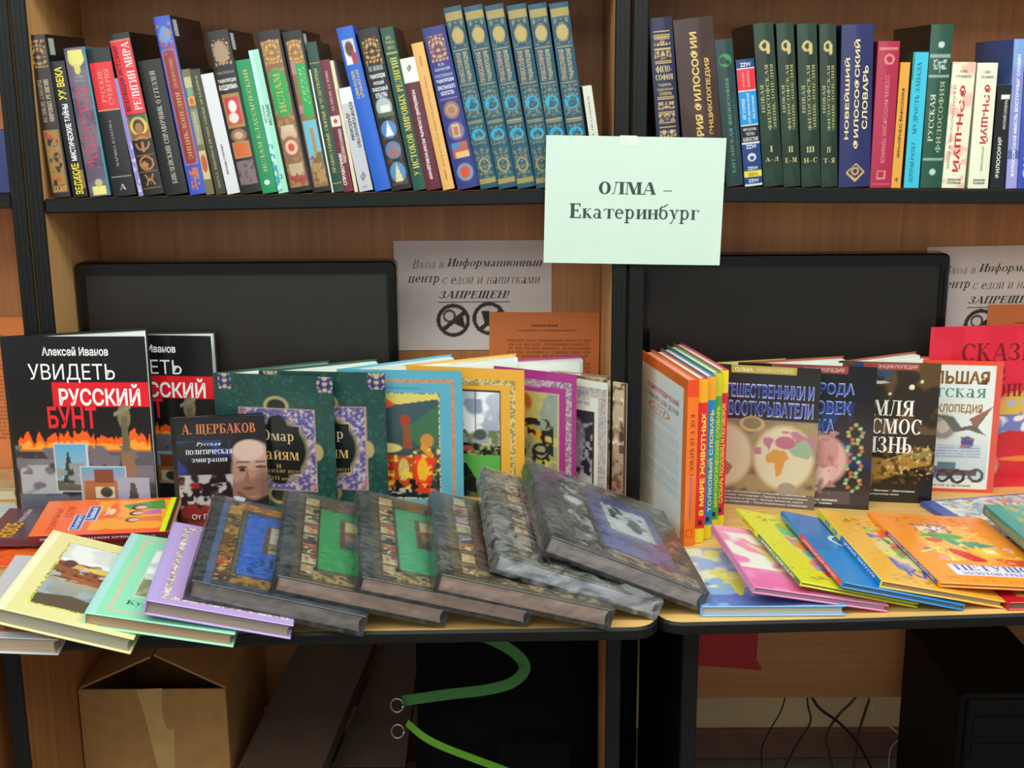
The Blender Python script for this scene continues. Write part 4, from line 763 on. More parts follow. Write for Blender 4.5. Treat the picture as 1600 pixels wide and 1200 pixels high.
# ---------------------------------------------------------------- monitors
def monitor(label, x0, x1, z1, yy, z0=.80):
    cx = (x0+x1)/2; r = empty('monitor', label, 'monitor', 'widescreen monitors behind the books', (cx, yy, .7502)); w = (x1-x0)/2; zt = z1-.7502; zb = z0-.7502
    import bmesh
    # bezel: outer rounded rectangle with opening
    def rr(w, za, zb_, rad, n=5):
        p = []
        for (x, z, a0) in ((w-rad, zb_-rad, 0), (-w+rad, zb_-rad, 90), (-w+rad, za+rad, 180), (w-rad, za+rad, 270)):
            for i in range(n+1):
                a = math.radians(a0+90*i/n); p.append((x+rad*math.cos(a), z+rad*math.sin(a)))
        return p
    o = rr(w, zb, zt, .012); i_ = rr(w-.0165, zb+.022, zt-.0215, .0015); o2 = rr(w-.003, zb+.003, zt-.003, .010)
    k = len(o); m = MB()
    vs = [(x, .035, z) for x, z in o]+[(x, .002, z) for x, z in o]+[(x, -.0015, z) for x, z in o2]+[(x, -.0015, z) for x, z in i_]+[(x, .003, z) for x, z in i_]
    F = [tuple(range(k))]
    for a in range(4):
        for j in range(k): F.append((a*k+j, a*k+(j+1) % k, (a+1)*k+(j+1) % k, (a+1)*k+j))
    m.add(vs, F, '#111'); b = m.build('bezel', 'blackp', r, fix=True)
    m = MB(); m.box((-w+.0165, .0028, zb+.022), (w-.0165, .006, zt-.0215)); m.build('screen', 'screen', r)
    for s in (-1, 1):
        m = MB(); m.bbox((s*(w-.008)-.0022, -.0042, zb+.02), (s*(w-.008)+.0022, -.001, zt-.03), .001); m.build('side_ridge', 'blackp', r)
    m = MB(); m.bbox((-.03, .02, .012), (.03, .04, zb+.06), .003); m.build('stand_neck', 'blackp', r)
    m = MB(); m.bbox((-.11, -.002, 0), (.11, .042, .012), .004); m.build('stand_base', 'blackp', r)
    return r
monitor('black widescreen monitor in the left bay, behind the black and green books', -.7585, -.2000, 1.189, 2.153)
monitor('black widescreen monitor in the right bay, behind the encyclopedias', .2385, .8010, 1.181, 2.264)

# ---------------------------------------------------------------- opened books standing on the desks
LY = {"z5": [-0.7284, 1.5191, 0.7608, 0.0667, 0.0884, 0.0924, 0.1242, 0.2497, 0.0244], "a": [-0.681, 1.5099, 0.8067, 0.0386, 0.2912, 0.0695, 0.1821, 0.2622, 0.0238], "b": [-0.5677, 1.5263, 0.7935, 0.0375, 0.1974, 0.0716, 0.197, 0.2725, 0.0207], "c": [-0.4881, 1.528, 0.8092, 0.0378, 0.2543, 0.1327, 0.1957, 0.2765, 0.0216], "d": [-0.4372, 1.5546, 0.82, 0.0508, 0.286, 0.1316, 0.2402, 0.3095, 0.0279], "e": [-0.327, 1.5789, 0.8187, 0.0571, 0.2798, 0.1382, 0.2402, 0.3134, 0.0254], "f": [-0.212, 1.5789, 0.818, 0.059, 0.275, 0.1397, 0.2414, 0.3171, 0.0232], "g": [-0.1048, 1.5737, 0.8186, 0.0464, 0.272, 0.1105, 0.2458, 0.3158, 0.0277], "h": [-0.0276, 1.6072, 0.8355, 0.0749, 0.3479, 0.111, 0.2427, 0.3263, 0.0261], "i": [0.0419, 1.6251, 0.8544, 0.0438, 0.4089, 0.1052, 0.2434, 0.319, 0.027], "q": [0.2654, 1.6404, 0.7503, 0.0303, -0.003, -0.0064, 0.205, 0.2112, 0.0161], "r": [0.3344, 1.6291, 0.7903, 0.0441, 0.1965, 0.1097, 0.2031, 0.2285, 0.0108], "s": [0.4015, 1.6349, 0.7984, 0.0403, 0.2561, 0.1586, 0.186, 0.2829, 0.0076], "t": [0.4607, 1.6347, 0.795, 0.032, 0.2398, 0.1084, 0.1881, 0.2796, 0.0094], "u": [0.517, 1.6457, 0.7906, 0.0362, 0.2139, 0.0868, 0.1899, 0.2792, 0.0115], "v": [0.6073, 1.662, 0.7842, 0.0324, 0.096, 0.0957, 0.1963, 0.2785, 0.0075], "w": [0.7848, 1.704, 0.7867, 0.0027, 0.0443, 0.0184, 0.1999, 0.2578, 0.0168], "x": [0.7354, 2.0244, 0.7523, -0.024, -0.0114, 0.0779, 0.253, 0.0975, 0.0097], "y": [0.6742, 1.589, 0.7783, -0.1935, -0.1346, -0.2963, 0.0743, 0.155, 0.0159], "z1": [-0.5396, 1.8523, 0.7951, 0.0128, -0.0583, 1.6941, 0.1752, 0.214, 0.01], "z2": [-0.6073, 1.8564, 0.7812, 0.0226, -0.0201, 1.6366, 0.1652, 0.2261, 0.0072]}
R_ = math.radians
BUNT = ([('g',0,.0,1,.43,'#50505c','#747280'), ('n',0,0,1,.43,30,.45,'#2c2a34',3), ('n',.02,.2,.32,.38,24,.4,'#a8a8ac',5), ('fl',.03,.42,.99,.53), ('r',0,.35,1,.43,'#3a3438',.6), ('n',0,.3,1,.45,16,.5,'#6c6870',2),
    ('r',.31,.65,1.0,.775,'#e01c28'), ('e',.81,.60,.05,.07,'#807458'), ('p',[(.74,.62),(.86,.66),(.86,.64),(.74,.60)],'#8c8468'), ('p',[(.78,.42),(.84,.42),(.83,.6),(.79,.6)],'#686048'), ('p',[(.76,.24),(.88,.24),(.86,.42),(.77,.42)],'#8a6850'),
    ('r',.275,.21,.525,.46,'#c8ccd0'), ('g',.285,.215,.515,.455,'#a0b4bc','#58a8cc'), ('r',.285,.215,.515,.27,'#5c5848'), ('p',[(.33,.26),(.43,.26),(.38,.43)],'#24382c'), ('n',.285,.25,.515,.36,10,.5,'#8a9494',3),
    ('r',.455,.165,.795,.345,'#c8ccc8'), ('g',.465,.17,.785,.34,'#c88a58','#58a0c8'), ('r',.48,.17,.76,.27,'#a8683c'), ('p',[(.56,.26),(.7,.26),(.7,.33),(.56,.33)],'#7c4428'), ('r',.56,.18,.7,.24,'#d8c8a8'), ('e',.64,.21,.05,.03,'#404030'),
    ('r',.72,.165,.955,.285,'#a0a0b4'), ('p',[(.8,.165),(.88,.165),(.85,.26),(.82,.26)],'#484440')],
    [('АЛЕКСЕЙ ИВАНОВ'.title(),.26,.905,.735,.95,'#e8e8e8',0,'b'), ('УВИДЕТЬ',.15,.77,.77,.865,'#f4f4f8'), ('РУССКИЙ',.355,.655,.94,.765,'#f8f4f4',0,'b'), ('БУНТ',.26,.54,.615,.65,'#e42430',0,'b')])
GO = 'standing books on the desk'
open_book('book', 'black book with white and red title and flames, leftmost standing book', 'two copies of the black book with flames', (-.832, 2.010), R_(-1.8), R_(16.6), .232, .226, .338, '#141416', BUNT)
open_book('book', 'second black book with the same red title, half hidden by the first copy', 'two copies of the black book with flames', (-.7535, 2.128), R_(-7.2), R_(3.0), .240, .238, .319, '#141416', BUNT)
open_book('book', 'small black book with a grey-haired man\'s portrait, in front of the green books', GO, (-.560, 2.000), R_(6), R_(11.0), .147, .147, .201, '#17161c',
  ([('g',0,0,1,1,'#281418','#141418'), ('n',.0,.5,.6,.8,30,.4,'#24387c',2), ('n',0,.2,.7,.5,14,.45,'#b0a8ac',3), ('n',0,.2,.7,.42,8,.5,'#181418',6), ('n',0,0,1,.25,22,.45,'#7c1c24',4), ('n',0,.38,.25,.6,16,.5,'#8c1c24',8),
    ('p',[(.62,.12),(.58,.32),(.8,.4),(1,.3),(1,.1)],'#1c1a20'), ('p',[(.6,.3),(.66,.4),(.74,.28),(.68,.2)],'#c8ccd8'), ('e',.83,.52,.25,.27,'#a88070'), ('n',.6,.3,1,.6,40,.45,'#8c6658',4), ('e',.83,.66,.235,.14,'#b89484'), ('e',.80,.70,.19,.10,'#d0b0a4'), ('p',[(.6,.5),(.64,.36),(.8,.27),(.66,.3)],'#6c4c44'), ('e',.73,.6,.09,.012,'#7c5c50'), ('e',.93,.6,.07,.012,'#7c5c50'), ('r',.92,.3,1,.5,'#5c4440',.5), ('e',.72,.555,.06,.014,'#4c3430'), ('e',.72,.53,.04,.014,'#2c2020'), ('e',.93,.555,.07,.014,'#4c3430'),
    ('p',[(.78,.55),(.73,.44),(.8,.42)],'#8a6254'), ('e',.78,.37,.08,.012,'#6c3c38'), ('e',.95,.42,.1,.14,'#7c5a50',.5)],
   [('А. ЩЕРБАКОВ',.07,.84,.89,.94,'#d87848',0,'c'), ('Русская',.22,.745,.5,.785,'#e8e8f0',0,'i'), ('политическая',.1,.68,.62,.72,'#e8e8f0',0,'c'), ('эмиграция',.16,.60,.56,.645,'#e8e8f0',0,'c'), ('От Герцена',.12,.1,.6,.16,'#d8b0b4',0,'b'), ('до наших дней',.3,.03,.9,.07,'#c89098',0,'b')]), t=.008)
def khay():
    return ([('n',0,0,1,1,14,.45,'#1e4640',3), ('n',0,0,1,1,5,.62,'#2c5850',6), ('r',.0,.895,.115,1,'#2c2c70'), ('r',.86,.895,1,1,'#2c2c70'), ('o',.0,.895,.115,1,7,'#b8a880'), ('o',.86,.895,1,1,7,'#b8a880'), ('r',0,0,.115,.1,'#2c2c70'), ('r',.86,0,1,.1,'#2c2c70'),
        ('e',.5,.80,.12,.07,'#a89868'), ('e',.5,.80,.09,.05,'#14201c'), ('e',.5,.22,.12,.07,'#a89868'), ('e',.5,.22,.09,.05,'#14201c'), ('e',.84,.51,.06,.06,'#a89868'),
        ('r',.165,.245,.835,.785,'#b08a78'), ('r',.175,.252,.825,.778,'#54508c'), ('n',.175,.252,.825,.778,4.5,.52,'#b8a8b8',3), ('n',.175,.252,.825,.778,3,.68,'#c8a070',7), ('r',.175,.72,.22,.778,'#a06858',.6), ('r',.78,.252,.825,.31,'#a06858',.6),
        ('e',.5,.515,.29,.215,'#c0ac78'), ('r',.3,.35,.7,.68,'#c0ac78'), ('e',.5,.515,.28,.205,'#0c1414'), ('r',.31,.36,.69,.67,'#0c1414'), ('e',.5,.69,.09,.06,'#0c1414'), ('e',.5,.34,.09,.06,'#0c1414')],
       [('Омар',.36,.555,.64,.645,'#d8c090',0,'c'), ('Хайям',.30,.45,.68,.53,'#d8b070',0,'c'), ('и',.48,.395,.52,.42,'#b89c68',0,'c'), ('персидские поэты',.28,.355,.72,.385,'#a88c60',0,'c'), ('Х–ХVI веков',.36,.315,.64,.34,'#a88c60',0,'c')])
open_book('book', 'dark green book with a black and gold medallion, partly behind the small black book', 'two copies of the green medallion book', (-.494, 2.045), R_(-11), R_(27), .202, .196, .267, '#1b423c', khay(), back_edge='#2a5448')
open_book('book', 'second dark green book with a black medallion, left of the blue ship cover', 'two copies of the green medallion book', (-.417, 2.042), R_(-6.9), R_(25), .208, .201, .271, '#1b423c', khay(), back_edge='#2a5448')
open_book('book', 'light blue framed book with a painting of a red ship', 'framed art albums standing in a row', (-.287, 2.048), R_(-5.7), R_(31.8), .205, .213, .271, '#5aa6bc',
  ([('fr',.09,.1,.935,.945,.03,'#b8805c','#c89068'), ('fr',.19,.17,.81,.855,.01,'#d8d0a0','#6c6038'), ('g',.2,.177,.8,.848,'#28403c','#40545c'), ('p',[(.5,.62),(.8,.78),(.8,.5),(.62,.52)],'#3c6848'), ('r',.2,.18,.8,.24,'#1c2428'), ('n',.2,.2,.8,.26,9,.5,'#b8b8b0',2), ('p',[(.2,.7),(.2,.848),(.42,.848),(.5,.8)],'#e8582c'), ('p',[(.3,.848),(.8,.848),(.8,.82),(.45,.78)],'#d8c868'),
     ('r',.3,.5,.33,.75,'#9c4024'), ('e',.52,.68,.045,.04,'#a83820'), ('p',[(.5,.66),(.55,.66),(.58,.5),(.5,.5)],'#904828'), ('e',.25,.56,.09,.07,'#d83820'), ('e',.35,.5,.15,.035,'#d8c878'), ('p',[(.2,.46),(.78,.44),(.72,.24),(.24,.24)],'#b84420'), ('p',[(.6,.46),(.76,.45),(.72,.26),(.6,.26)],'#e83c20'),
     ('e',.5,.36,.05,.08,'#c0b060'), ('e',.38,.35,.035,.07,'#a82c1c'), ('e',.66,.36,.05,.08,'#e8b028'), ('e',.7,.55,.06,.05,'#c88038'), ('p',[(.66,.54),(.76,.46),(.74,.43),(.64,.5)],'#d89028'), ('n',.2,.24,.8,.5,8,.62,'#e8c040',9), ('n',.2,.2,.8,.3,8,.55,'#181818',5), ('e',.68,.225,.1,.02,'#d83c20')],
   [('РУССКАЯ ЖИВОПИСЬ',.35,.88,.65,.895,'#4c8494',0,'c'), ('ЛЕГЕНДЫ И СКАЗКИ',.25,.12,.78,.145,'#4c7c8c',0,'c')]), back_edge='#6ab0c4')
open_book('book', 'yellow framed book with a painting of warriors in boats', 'framed art albums standing in a row', (-.177, 2.084), R_(-12.8), R_(25.6), .203, .205, .269, '#e6a83a',
  ([('fr',.075,.08,.925,.93,.045,'#d8c07c','#9c8850'), ('r',.13,.15,.80,.86,'#40382c'), ('g',.14,.157,.79,.852,'#404840','#c0c8d8'), ('n',.14,.5,.79,.852,22,.5,'#f0f0f4',4), ('n',.14,.55,.79,.8,26,.6,'#9098b0',9), ('r',.575,.55,.585,.85,'#5c5c58'), ('p',[(.14,.42),(.4,.52),(.79,.5),(.79,.157),(.14,.157)],'#181a18'),
     ('n',.14,.38,.79,.6,9,.48,'#6c7848',3), ('n',.14,.38,.79,.56,7,.6,'#b8b888',6), ('e',.33,.6,.05,.035,'#3c4434'), ('e',.62,.57,.06,.04,'#4c5444'), ('e',.5,.475,.06,.02,'#c05040'), ('p',[(.45,.43),(.79,.44),(.79,.28),(.6,.25)],'#5ca848'), ('n',.14,.16,.79,.3,14,.6,'#58703c',8)],
   [('ДАЛЕКОЕ ПРЕДАНИЕ',.25,.885,.62,.9,'#8c6420',0,'c'), ('РУССКАЯ СТАРИНА',.2,.1,.8,.13,'#9c7428',0,'c')]), back_edge='#eeb44c')
open_book('book', 'magenta framed book with a painting of a black horse', 'framed art albums standing in a row', (-.075, 2.140), R_(-28.4), R_(14.6), .209, .209, .260, '#a83484',
  ([('fr',.05,.06,.96,.94,.05,'#c0a8b0','#8c7488'), ('r',.12,.13,.845,.86,'#c8b080'), ('g',.13,.137,.835,.852,'#a8a43c','#889898'), ('n',.13,.5,.835,.852,24,.5,'#c0b868',4), ('n',.13,.13,.835,.4,20,.5,'#c8bc54',6), ('e',.48,.78,.13,.08,'#c06428'), ('e',.45,.64,.14,.17,'#e0b468'), ('p',[(.5,.66),(.72,.58),(.76,.5),(.6,.54)],'#d8a038'), ('n',.35,.36,.8,.68,9,.5,'#242420',2), ('ring',.68,.45,.07,.05,.18,'#2c2c2c'), ('ring',.45,.44,.08,.06,.18,'#2c2c2c'), ('p',[(.3,.7),(.42,.66),(.5,.5),(.44,.46)],'#1c1c1c')],
   [('РУССКАЯ ТРАДИЦИЯ',.4,.885,.68,.905,'#e0c0d4',0,'c')]), back_edge='#b0408c')
open_book('book', 'cream framed book with a dark portrait of a bearded man', 'framed art albums standing in a row', (.022, 2.136), R_(-35), R_(-17), .170, .15, .246, '#dcdccc',
  ([('fr',.04,.05,.99,.95,.09,'#c4b8b0','#a89ca0'), ('r',.24,.2,.86,.78,'#4c3430'), ('g',.25,.207,.85,.773,'#2c2428','#34343c'), ('e',.62,.6,.14,.14,'#7c7478'), ('e',.62,.5,.12,.16,'#8c8890'), ('n',.3,.25,.84,.7,10,.55,'#a09ca4',3), ('p',[(.6,.207),(.84,.207),(.84,.3),(.7,.34)],'#c0b8b8'), ('p',[(.3,.207),(.5,.4),(.6,.207)],'#3c2828')],
   [('ЛЕОНАРДО',.4,.86,.8,.885,'#b08080',0,'c'), ('ДА ВИНЧИ',.45,.82,.8,.85,'#a88088',0,'c')]), pages='#e4e4dc')
open_book('book', 'beige book with old stone arches on its cover, last before the white dictionaries', 'framed art albums standing in a row', (.075, 2.126), R_(-38.8), R_(-24), .152, .10, .247, '#c0aa8c',
  ([('g',0,0,1,1,'#8c6858','#cbb894'), ('n',0,0,1,1,16,.5,'#a07c58',4), ('n',0,.1,1,1,9,.6,'#6c5044',7), ('n',0,0,1,.3,8,.5,'#7c4440',9), ('n',0,.55,1,.9,11,.62,'#e4d8bc',3)] + [('e',.1+.14*i,.62,.04,.045,'#4c4038') for i in range(7)] + [('r',.07+.14*i,.5,.13+.14*i,.56,'#54483c') for i in range(7)] + [('r',0,.57,1,.575,'#d8c8a8'),('r',.975,0,1,1,'#4c3c38')],
   [('СТАРЫЙ ГОРОД',.3,.84,.95,.875,'#6c5848',0,'c')]), pages='#d4c8b4', back_edge='#8a7468')

# ---- the encyclopedias on the right
MAPS = [('r',0,.52,1,.94,'#2a2a2c'), ('g',0,.0,1,.62,'#585450','#8c7c68'), ('n',0,.1,1,.62,26,.5,'#a08c68',4), ('e',.16,.36,.30,.26,'#b08c50'), ('e',.16,.36,.285,.245,'#d4c8a8'), ('e',.71,.36,.30,.26,'#b08c50'), ('e',.71,.36,.285,.245,'#d8ceb0'), ('e',.42,.59,.12,.06,'#c8b078'), ('e',.42,.595,.09,.045,'#8c7c58'),
    ('n',.45,.38,.98,.55,18,.5,'#b87890',3), ('p',[(.55,.37),(.62,.42),(.72,.41),(.76,.36),(.72,.33),(.69,.24),(.65,.22),(.63,.32),(.56,.32)],'#d49850'), ('p',[(.72,.44),(.9,.5),(.97,.42),(.93,.36),(.8,.38)],'#98b090'), ('e',.72,.47,.1,.05,'#b86c80'), ('p',[(.06,.32),(.16,.34),(.26,.28),(.22,.22),(.1,.17)],'#b0705c'), ('p',[(.02,.5),(.14,.52),(.18,.44),(.08,.4)],'#c09c80'), ('e',.75,.14,.09,.05,'#a09484'), ('r',0,0,1,.10,'#6a625c')]
def TAB(c): return [('r',.215,.945,.79,1,c)]
open_book('book', 'dark encyclopedia with an antique two-hemisphere world map', 'encyclopedias standing on the right desk', (.344, 2.143), R_(-15.2), R_(12.6), .195, .149, .256, '#262626',
  (MAPS+TAB('#b8a44c'), [('ОЛМА',.25,.955,.41,.985,'#f0e8c0',0,'b'), ('ЭНЦИКЛОПЕДИЯ',.44,.955,.76,.985,'#e8e0b8'), ('ПУТЕШЕСТВЕННИКИ И',.07,.775,.95,.875,'#b8b8dc',0,'b'), ('ПУТЕШЕСТВЕННИКИ И',.075,.785,.945,.865,'#3c50a8',0,'b'), ('ПЕРВООТКРЫВАТЕЛИ',.04,.645,.95,.755,'#b8b8dc',0,'b'), ('ПЕРВООТКРЫВАТЕЛИ',.045,.655,.945,.745,'#3c50a8',0,'b'),
   ('История географических открытий и завоеваний',.12,.088,.92,.106,'#e0dcd8',0,'b'), ('Загадочные экспедиции • Пираты и конкистадоры',.1,.064,.94,.082,'#e0dcd8',0,'b'), ('Завоеватели и купцы • Белые пятна на карте',.12,.04,.9,.058,'#e0dcd8',0,'b'), ('Тайны открытий • Кругосветные плавания',.1,.016,.94,.034,'#e0dcd8',0,'b')]), back_edge='#b8a850')
open_book('book', 'dark encyclopedia with pink embryo hands and a DNA spiral', 'encyclopedias standing on the right desk', (.405, 2.138), R_(-11.7), R_(13.7), .228, .195, .258, '#181a22',
  ([('g',0,0,1,.8,'#3c3438','#141820'), ('n',.5,.3,1,.75,30,.45,'#20346c',3), ('e',.6,.34,.24,.2,'#d8a8a0'), ('e',.52,.25,.2,.16,'#e0b8b0'), ('e',.66,.4,.1,.12,'#c88c88'), ('n',.4,.15,.75,.55,12,.55,'#b07878',6), ('r',.6,0,.85,.12,'#5c4c50'), ('n',.35,.1,.7,.2,9,.6,'#8a7478',7)]
   + [('e',.87+.055*math.sin(k*.7),.13+.026*k,.018,.014,c) for k, c in zip(range(19), ['#c0a868','#8cb070','#b86848']*7)] + [('e',.87-.055*math.sin(k*.7),.13+.026*k,.018,.014,c) for k, c in zip(range(19), ['#8cb070','#c07050','#a8c090']*7)] + TAB('#94443c') + [('r',0,0,1,.03,'#2c2828')],
   [('ЭНЦИКЛОПЕДИЯ',.46,.955,.76,.985,'#e8c8c0'), ('ПРИРОДА',.39,.79,.845,.885,'#b0b8e0',0,'b'), ('ПРИРОДА',.395,.797,.84,.878,'#2c48a0',0,'b'), ('ЧЕЛОВЕК',.36,.665,.83,.76,'#b0b8e0',0,'b'), ('ЧЕЛОВЕК',.365,.672,.825,.753,'#2c48a0',0,'b'), ('НАУКА',.40,.535,.71,.63,'#b0b8e0',0,'b'), ('НАУКА',.405,.542,.705,.623,'#2c48a0',0,'b'), ('Животные • тело человека',.4,.05,.76,.068,'#e8e8e8',0,'b'), ('космос • химия • физика',.4,.024,.72,.042,'#e8e8e8',0,'b')]), back_edge='#a05040')
open_book('book', 'dark encyclopedia with white serif title and a lizard-like dinosaur', 'encyclopedias standing on the right desk', (.584, 2.149), R_(-8.8), R_(26), .167, .17, .257, '#141414',
  ([('g',0,0,1,1,'#141412','#302820'), ('n',0,.5,1,1,30,.5,'#5c4428',4), ('n',0,.75,.5,1,26,.5,'#2c4868',7), ('e',.3,.86,.2,.012,'#c0c0b8'), ('e',.72,.83,.03,.02,'#f0e8c0'), ('e',.82,.87,.018,.012,'#f0e8c0'), ('e',.5,.78,.015,.01,'#f0e8c0'), ('e',.35,.24,.3,.09,'#a07838'), ('p',[(.45,.3),(.7,.36),(.98,.36),(.96,.28),(.7,.24),(.5,.18)],'#a8803c'), ('e',.88,.36,.1,.045,'#8c8048'), ('n',.05,.14,1,.42,7,.58,'#5c4420',5), ('p',[(.3,.2),(.4,.2),(.36,.1),(.3,.1)],'#7c5c30'), ('n',.5,.2,1,.42,5,.66,'#d8b878',8)]+TAB('#94443c'),
   [('ЭНЦИКЛОПЕДИЯ',.36,.955,.76,.985,'#e8c8c0'), ('ЗЕМЛЯ',.1,.625,.755,.735,'#f4f4ec',0,'c'), ('КОСМОС',.08,.495,.84,.605,'#f4f4ec',0,'c'), ('ЖИЗНЬ',.1,.36,.755,.475,'#f4f4ec',0,'c'), ('Космос • Звезды • Динозавры',.2,.075,.82,.093,'#d8d8d0',0,'b'), ('Доисторическая жизнь',.3,.05,.66,.066,'#d8d8d0',0,'b')]), back_edge='#a05848')
open_book('book', 'white children\'s encyclopedia with an orange rim, flying reptile and vintage car', 'encyclopedias standing on the right desk', (.681, 2.209), R_(-7.8), R_(12.4), .202, .16, .247, '#e8502c',
  ([('r',0,.025,.94,.965,'#e4e8e4'), ('r',0,0,1,.02,'#d84c3c'), ('r',.955,0,1,1,'#e05848'), ('g',0,.1,.92,.45,'#c0c8d0','#e0e4e0'), ('e',.52,.5,.14,.11,'#c8bcac'), ('ring',.52,.5,.08,.07,.3,'#9c9088'), ('p',[(.4,.6),(.6,.58),(.68,.5),(.78,.52),(.94,.66),(.82,.5),(.9,.44),(.74,.48),(.62,.46),(.52,.56)],'#6c6460'), ('p',[(.74,.56),(.94,.66),(.8,.5)],'#9c6450'), ('e',.74,.385,.06,.05,'#4c5c9c'), ('n',.68,.34,.8,.43,6,.5,'#b84c40',3),
     ('e',.55,.17,.1,.04,'#b84c44'), ('r',.5,.18,.66,.23,'#5c7c88'), ('p',[(.5,.12),(.84,.13),(.84,.17),(.5,.18)],'#70484c'), ('ring',.55,.12,.05,.04,.25,'#3c3c40'), ('ring',.68,.12,.055,.045,.25,'#3c3c40'), ('ring',.84,.13,.055,.045,.25,'#4c5454'), ('ln',.44,.27,.86,.36,5.5,'#8c9cc0',.7)],
   [('БОЛЬШАЯ',.22,.825,.89,.925,'#7c5020',0,'b'), ('БОЛЬШАЯ',.225,.83,.885,.92,'#8c5c28',0,'b'), ('ДЕТСКАЯ'.lower(),.24,.715,.87,.795,'#4c9078',0,'c'), ('ЭНЦИКЛОПЕДИЯ',.25,.6,.85,.675,'#b07c40',0,'b'), ('1000',.26,.1,.49,.21,'#3c58a8',0,'b'), ('интересных фактов и явлений',.16,.035,.8,.065,'#606060',0,'c')]), back_edge='#e07058')
open_book('book', 'large red fairy-tale book with curly title, cut by the right edge', 'encyclopedias standing on the right desk', (.763, 2.208), R_(3.4), R_(7), .259, .255, .305, '#dc2840',
  ([('n',0,0,1,1,40,.5,'#d42038',3), ('e',.72,.42,.36,.2,'#d8a468'), ('e',.75,.40,.34,.18,'#a8b4d0'), ('n',.35,.3,1,.56,24,.45,'#6c78b8',4), ('n',.4,.35,1,.5,14,.55,'#e8e0e0',7), ('n',.4,.46,1,.58,16,.5,'#d8b048',9), ('p',[(.3,.28),(.6,.36),(1,.3),(1,.2),(.3,.18)],'#c81c30'), ('r',.3,.1,1,.24,'#d01c34'), ('e',.44,.14,.1,.08,'#d88860'), ('n',.36,.08,.52,.2,9,.5,'#9cb8d0',6), ('e',.8,.18,.3,.02,'#e88030')],
   [('СКАЗКИ',.2,.79,.86,.90,'#7c1420',0,'c'), ('о',.45,.70,.52,.76,'#7c1420',0,'c'), ('волшебниках',.08,.57,.92,.69,'#7c1420',0,'c')]), back_edge='#dc3048', t=.012)

# ---- five dictionaries standing together, spines to the front
kx = Vector((-.0511, .2422, 0)).normalized(); kz = Vector((0, 0, 1)); kn = kx.cross(kz)
def kmat(px, py): return Matrix((( kx.x, 0, kn.x, px), (kx.y, 0, kn.y, py), (0, 1, 0, .7504), (0, 0, 0, 1)))
BK = [('r',0,.93,1,1,'#e87028'), ('g',0,0,.93,.94,'#e0f0f6','#ecf8f8'), ('ln',.1,.62,.8,.66,5.5,'#68a8c0',.35), ('ln',.08,.36,.86,.60,5.5,'#889cb0',.3), ('ln',.08,.24,.86,.35,5.5,'#4c9cc0',.35), ('ring',.42,.70,.22,.03,.12,'#d8a878')]
book('book', 'white-backed dictionary with an orange spine, leftmost of the five upright dictionaries', 'book', 'five upright children\'s dictionaries', kmat(.2786, 1.920), .238, .278, .0185, '#f07c30', '#f07424', '#e8a894',
     spine=([('r',0,.9,1,1,'#e84820'), ('r',.0,0,1,.03,'#e87828'), ('fr',.15,.05,.75,.1,.08,'#b04818')], [('СЛОВАРЬ ОТ А ДО Я',.3,.43,.75,.8,'#7c3020',90,'c'), ('ЭНЦИКЛОПЕДИЧЕСКИЙ',.3,.14,.62,.42,'#8c6ca0',90,'b')]),
     back=(BK, [('ЭНЦИКЛОПЕДИЧЕСКИЙ',.14,.80,.84,.845,'#d84c50',0,'b'), ('СЛОВАРЬ ДЛЯ ДЕТЕЙ',.12,.745,.84,.785,'#5c7078',0,'c'), ('от А до Я',.28,.685,.56,.715,'#b06868',0,'i')]))
KS = [('#e02c30', '#c8503c', '#f0a820', 'В МИРЕ ЖИВОТНЫХ', 'red and yellow spined dictionary, second of the five upright dictionaries'), ('#1c88c4', '#2c78b8', '#f0a820', 'ТОЛКОВЫЙ СЛОВАРЬ', 'blue spined dictionary, third of the five upright dictionaries'),
      ('#58a838', '#58a048', '#d8c828', 'МИФОЛОГИЧЕСКИЙ СЛОВАРЬ', 'green spined dictionary, fourth of the five upright dictionaries'), ('#e0283c', '#d83c68', '#f0d828', 'СЛОВАРЬ ПОСЛОВИЦ И ПОГОВОРОК', 'pink-red spined dictionary, rightmost of the five upright dictionaries')]
for i, (sc, cc, top, tx, lab) in enumerate(KS):
    px, py = [(.2975, 1.9322), (.3125, 1.9495), (.3265, 1.9735), (.3400, 1.9945)][i]
    book('book', lab, 'book', 'five upright children\'s dictionaries', kmat(px, py), .232, .277, .0168, cc, sc, '#e8e8d8',
         spine=([('r',0,.86,1,1,top), ('r',0,0,1,.09,'#ecd428'), ('r',.3,.11,.7,.14,'#402c30')], [(tx,.35,.17,.85,.8,'#f0dc50' if i != 2 else '#e8e060',90,'b')]))

# ---------------------------------------------------------------- books lying on the desks
def squeeze(fr, k=.68):
    f = lambda u: u*k if u < .5 else .5*k+(u-.5)*(1-.5*k)/.5
    ops = []
    for o in fr[0]:
        o = list(o)
        if o[0] in ('r','g','n','fr','o','ln'): o[1] = f(o[1]); o[3] = f(o[3])
        elif o[0] in ('e','ring'): a = f(o[1]-o[3]); b = f(o[1]+o[3]); o[1] = (a+b)/2; o[3] = (b-a)/2
        elif o[0] == 'p': o[1] = [(f(u), v) for u, v in o[1]]
        ops.append(tuple(o))
    return ops, [(t[0], f(t[1]), t[2], f(t[3]))+tuple(t[4:]) for t in fr[1]]
def lie(k, label, group, cover, spine_c, **kw):
    x, y, z, a, b, c, w, h, t = LY[k]
    m = Matrix.Translation((x, y, z)) @ Euler((a, b, c), 'XYZ').to_matrix().to_4x4()
    if k in 'abcdefgh': kw['front'] = squeeze(kw['front'], .85 if k == 'a' else .56 if k in 'defgh' else .72)
    return book('book', label, 'book', group, m, w, h, t, cover, spine_c, **kw)
GA = 'art books fanned along the left desk edge'
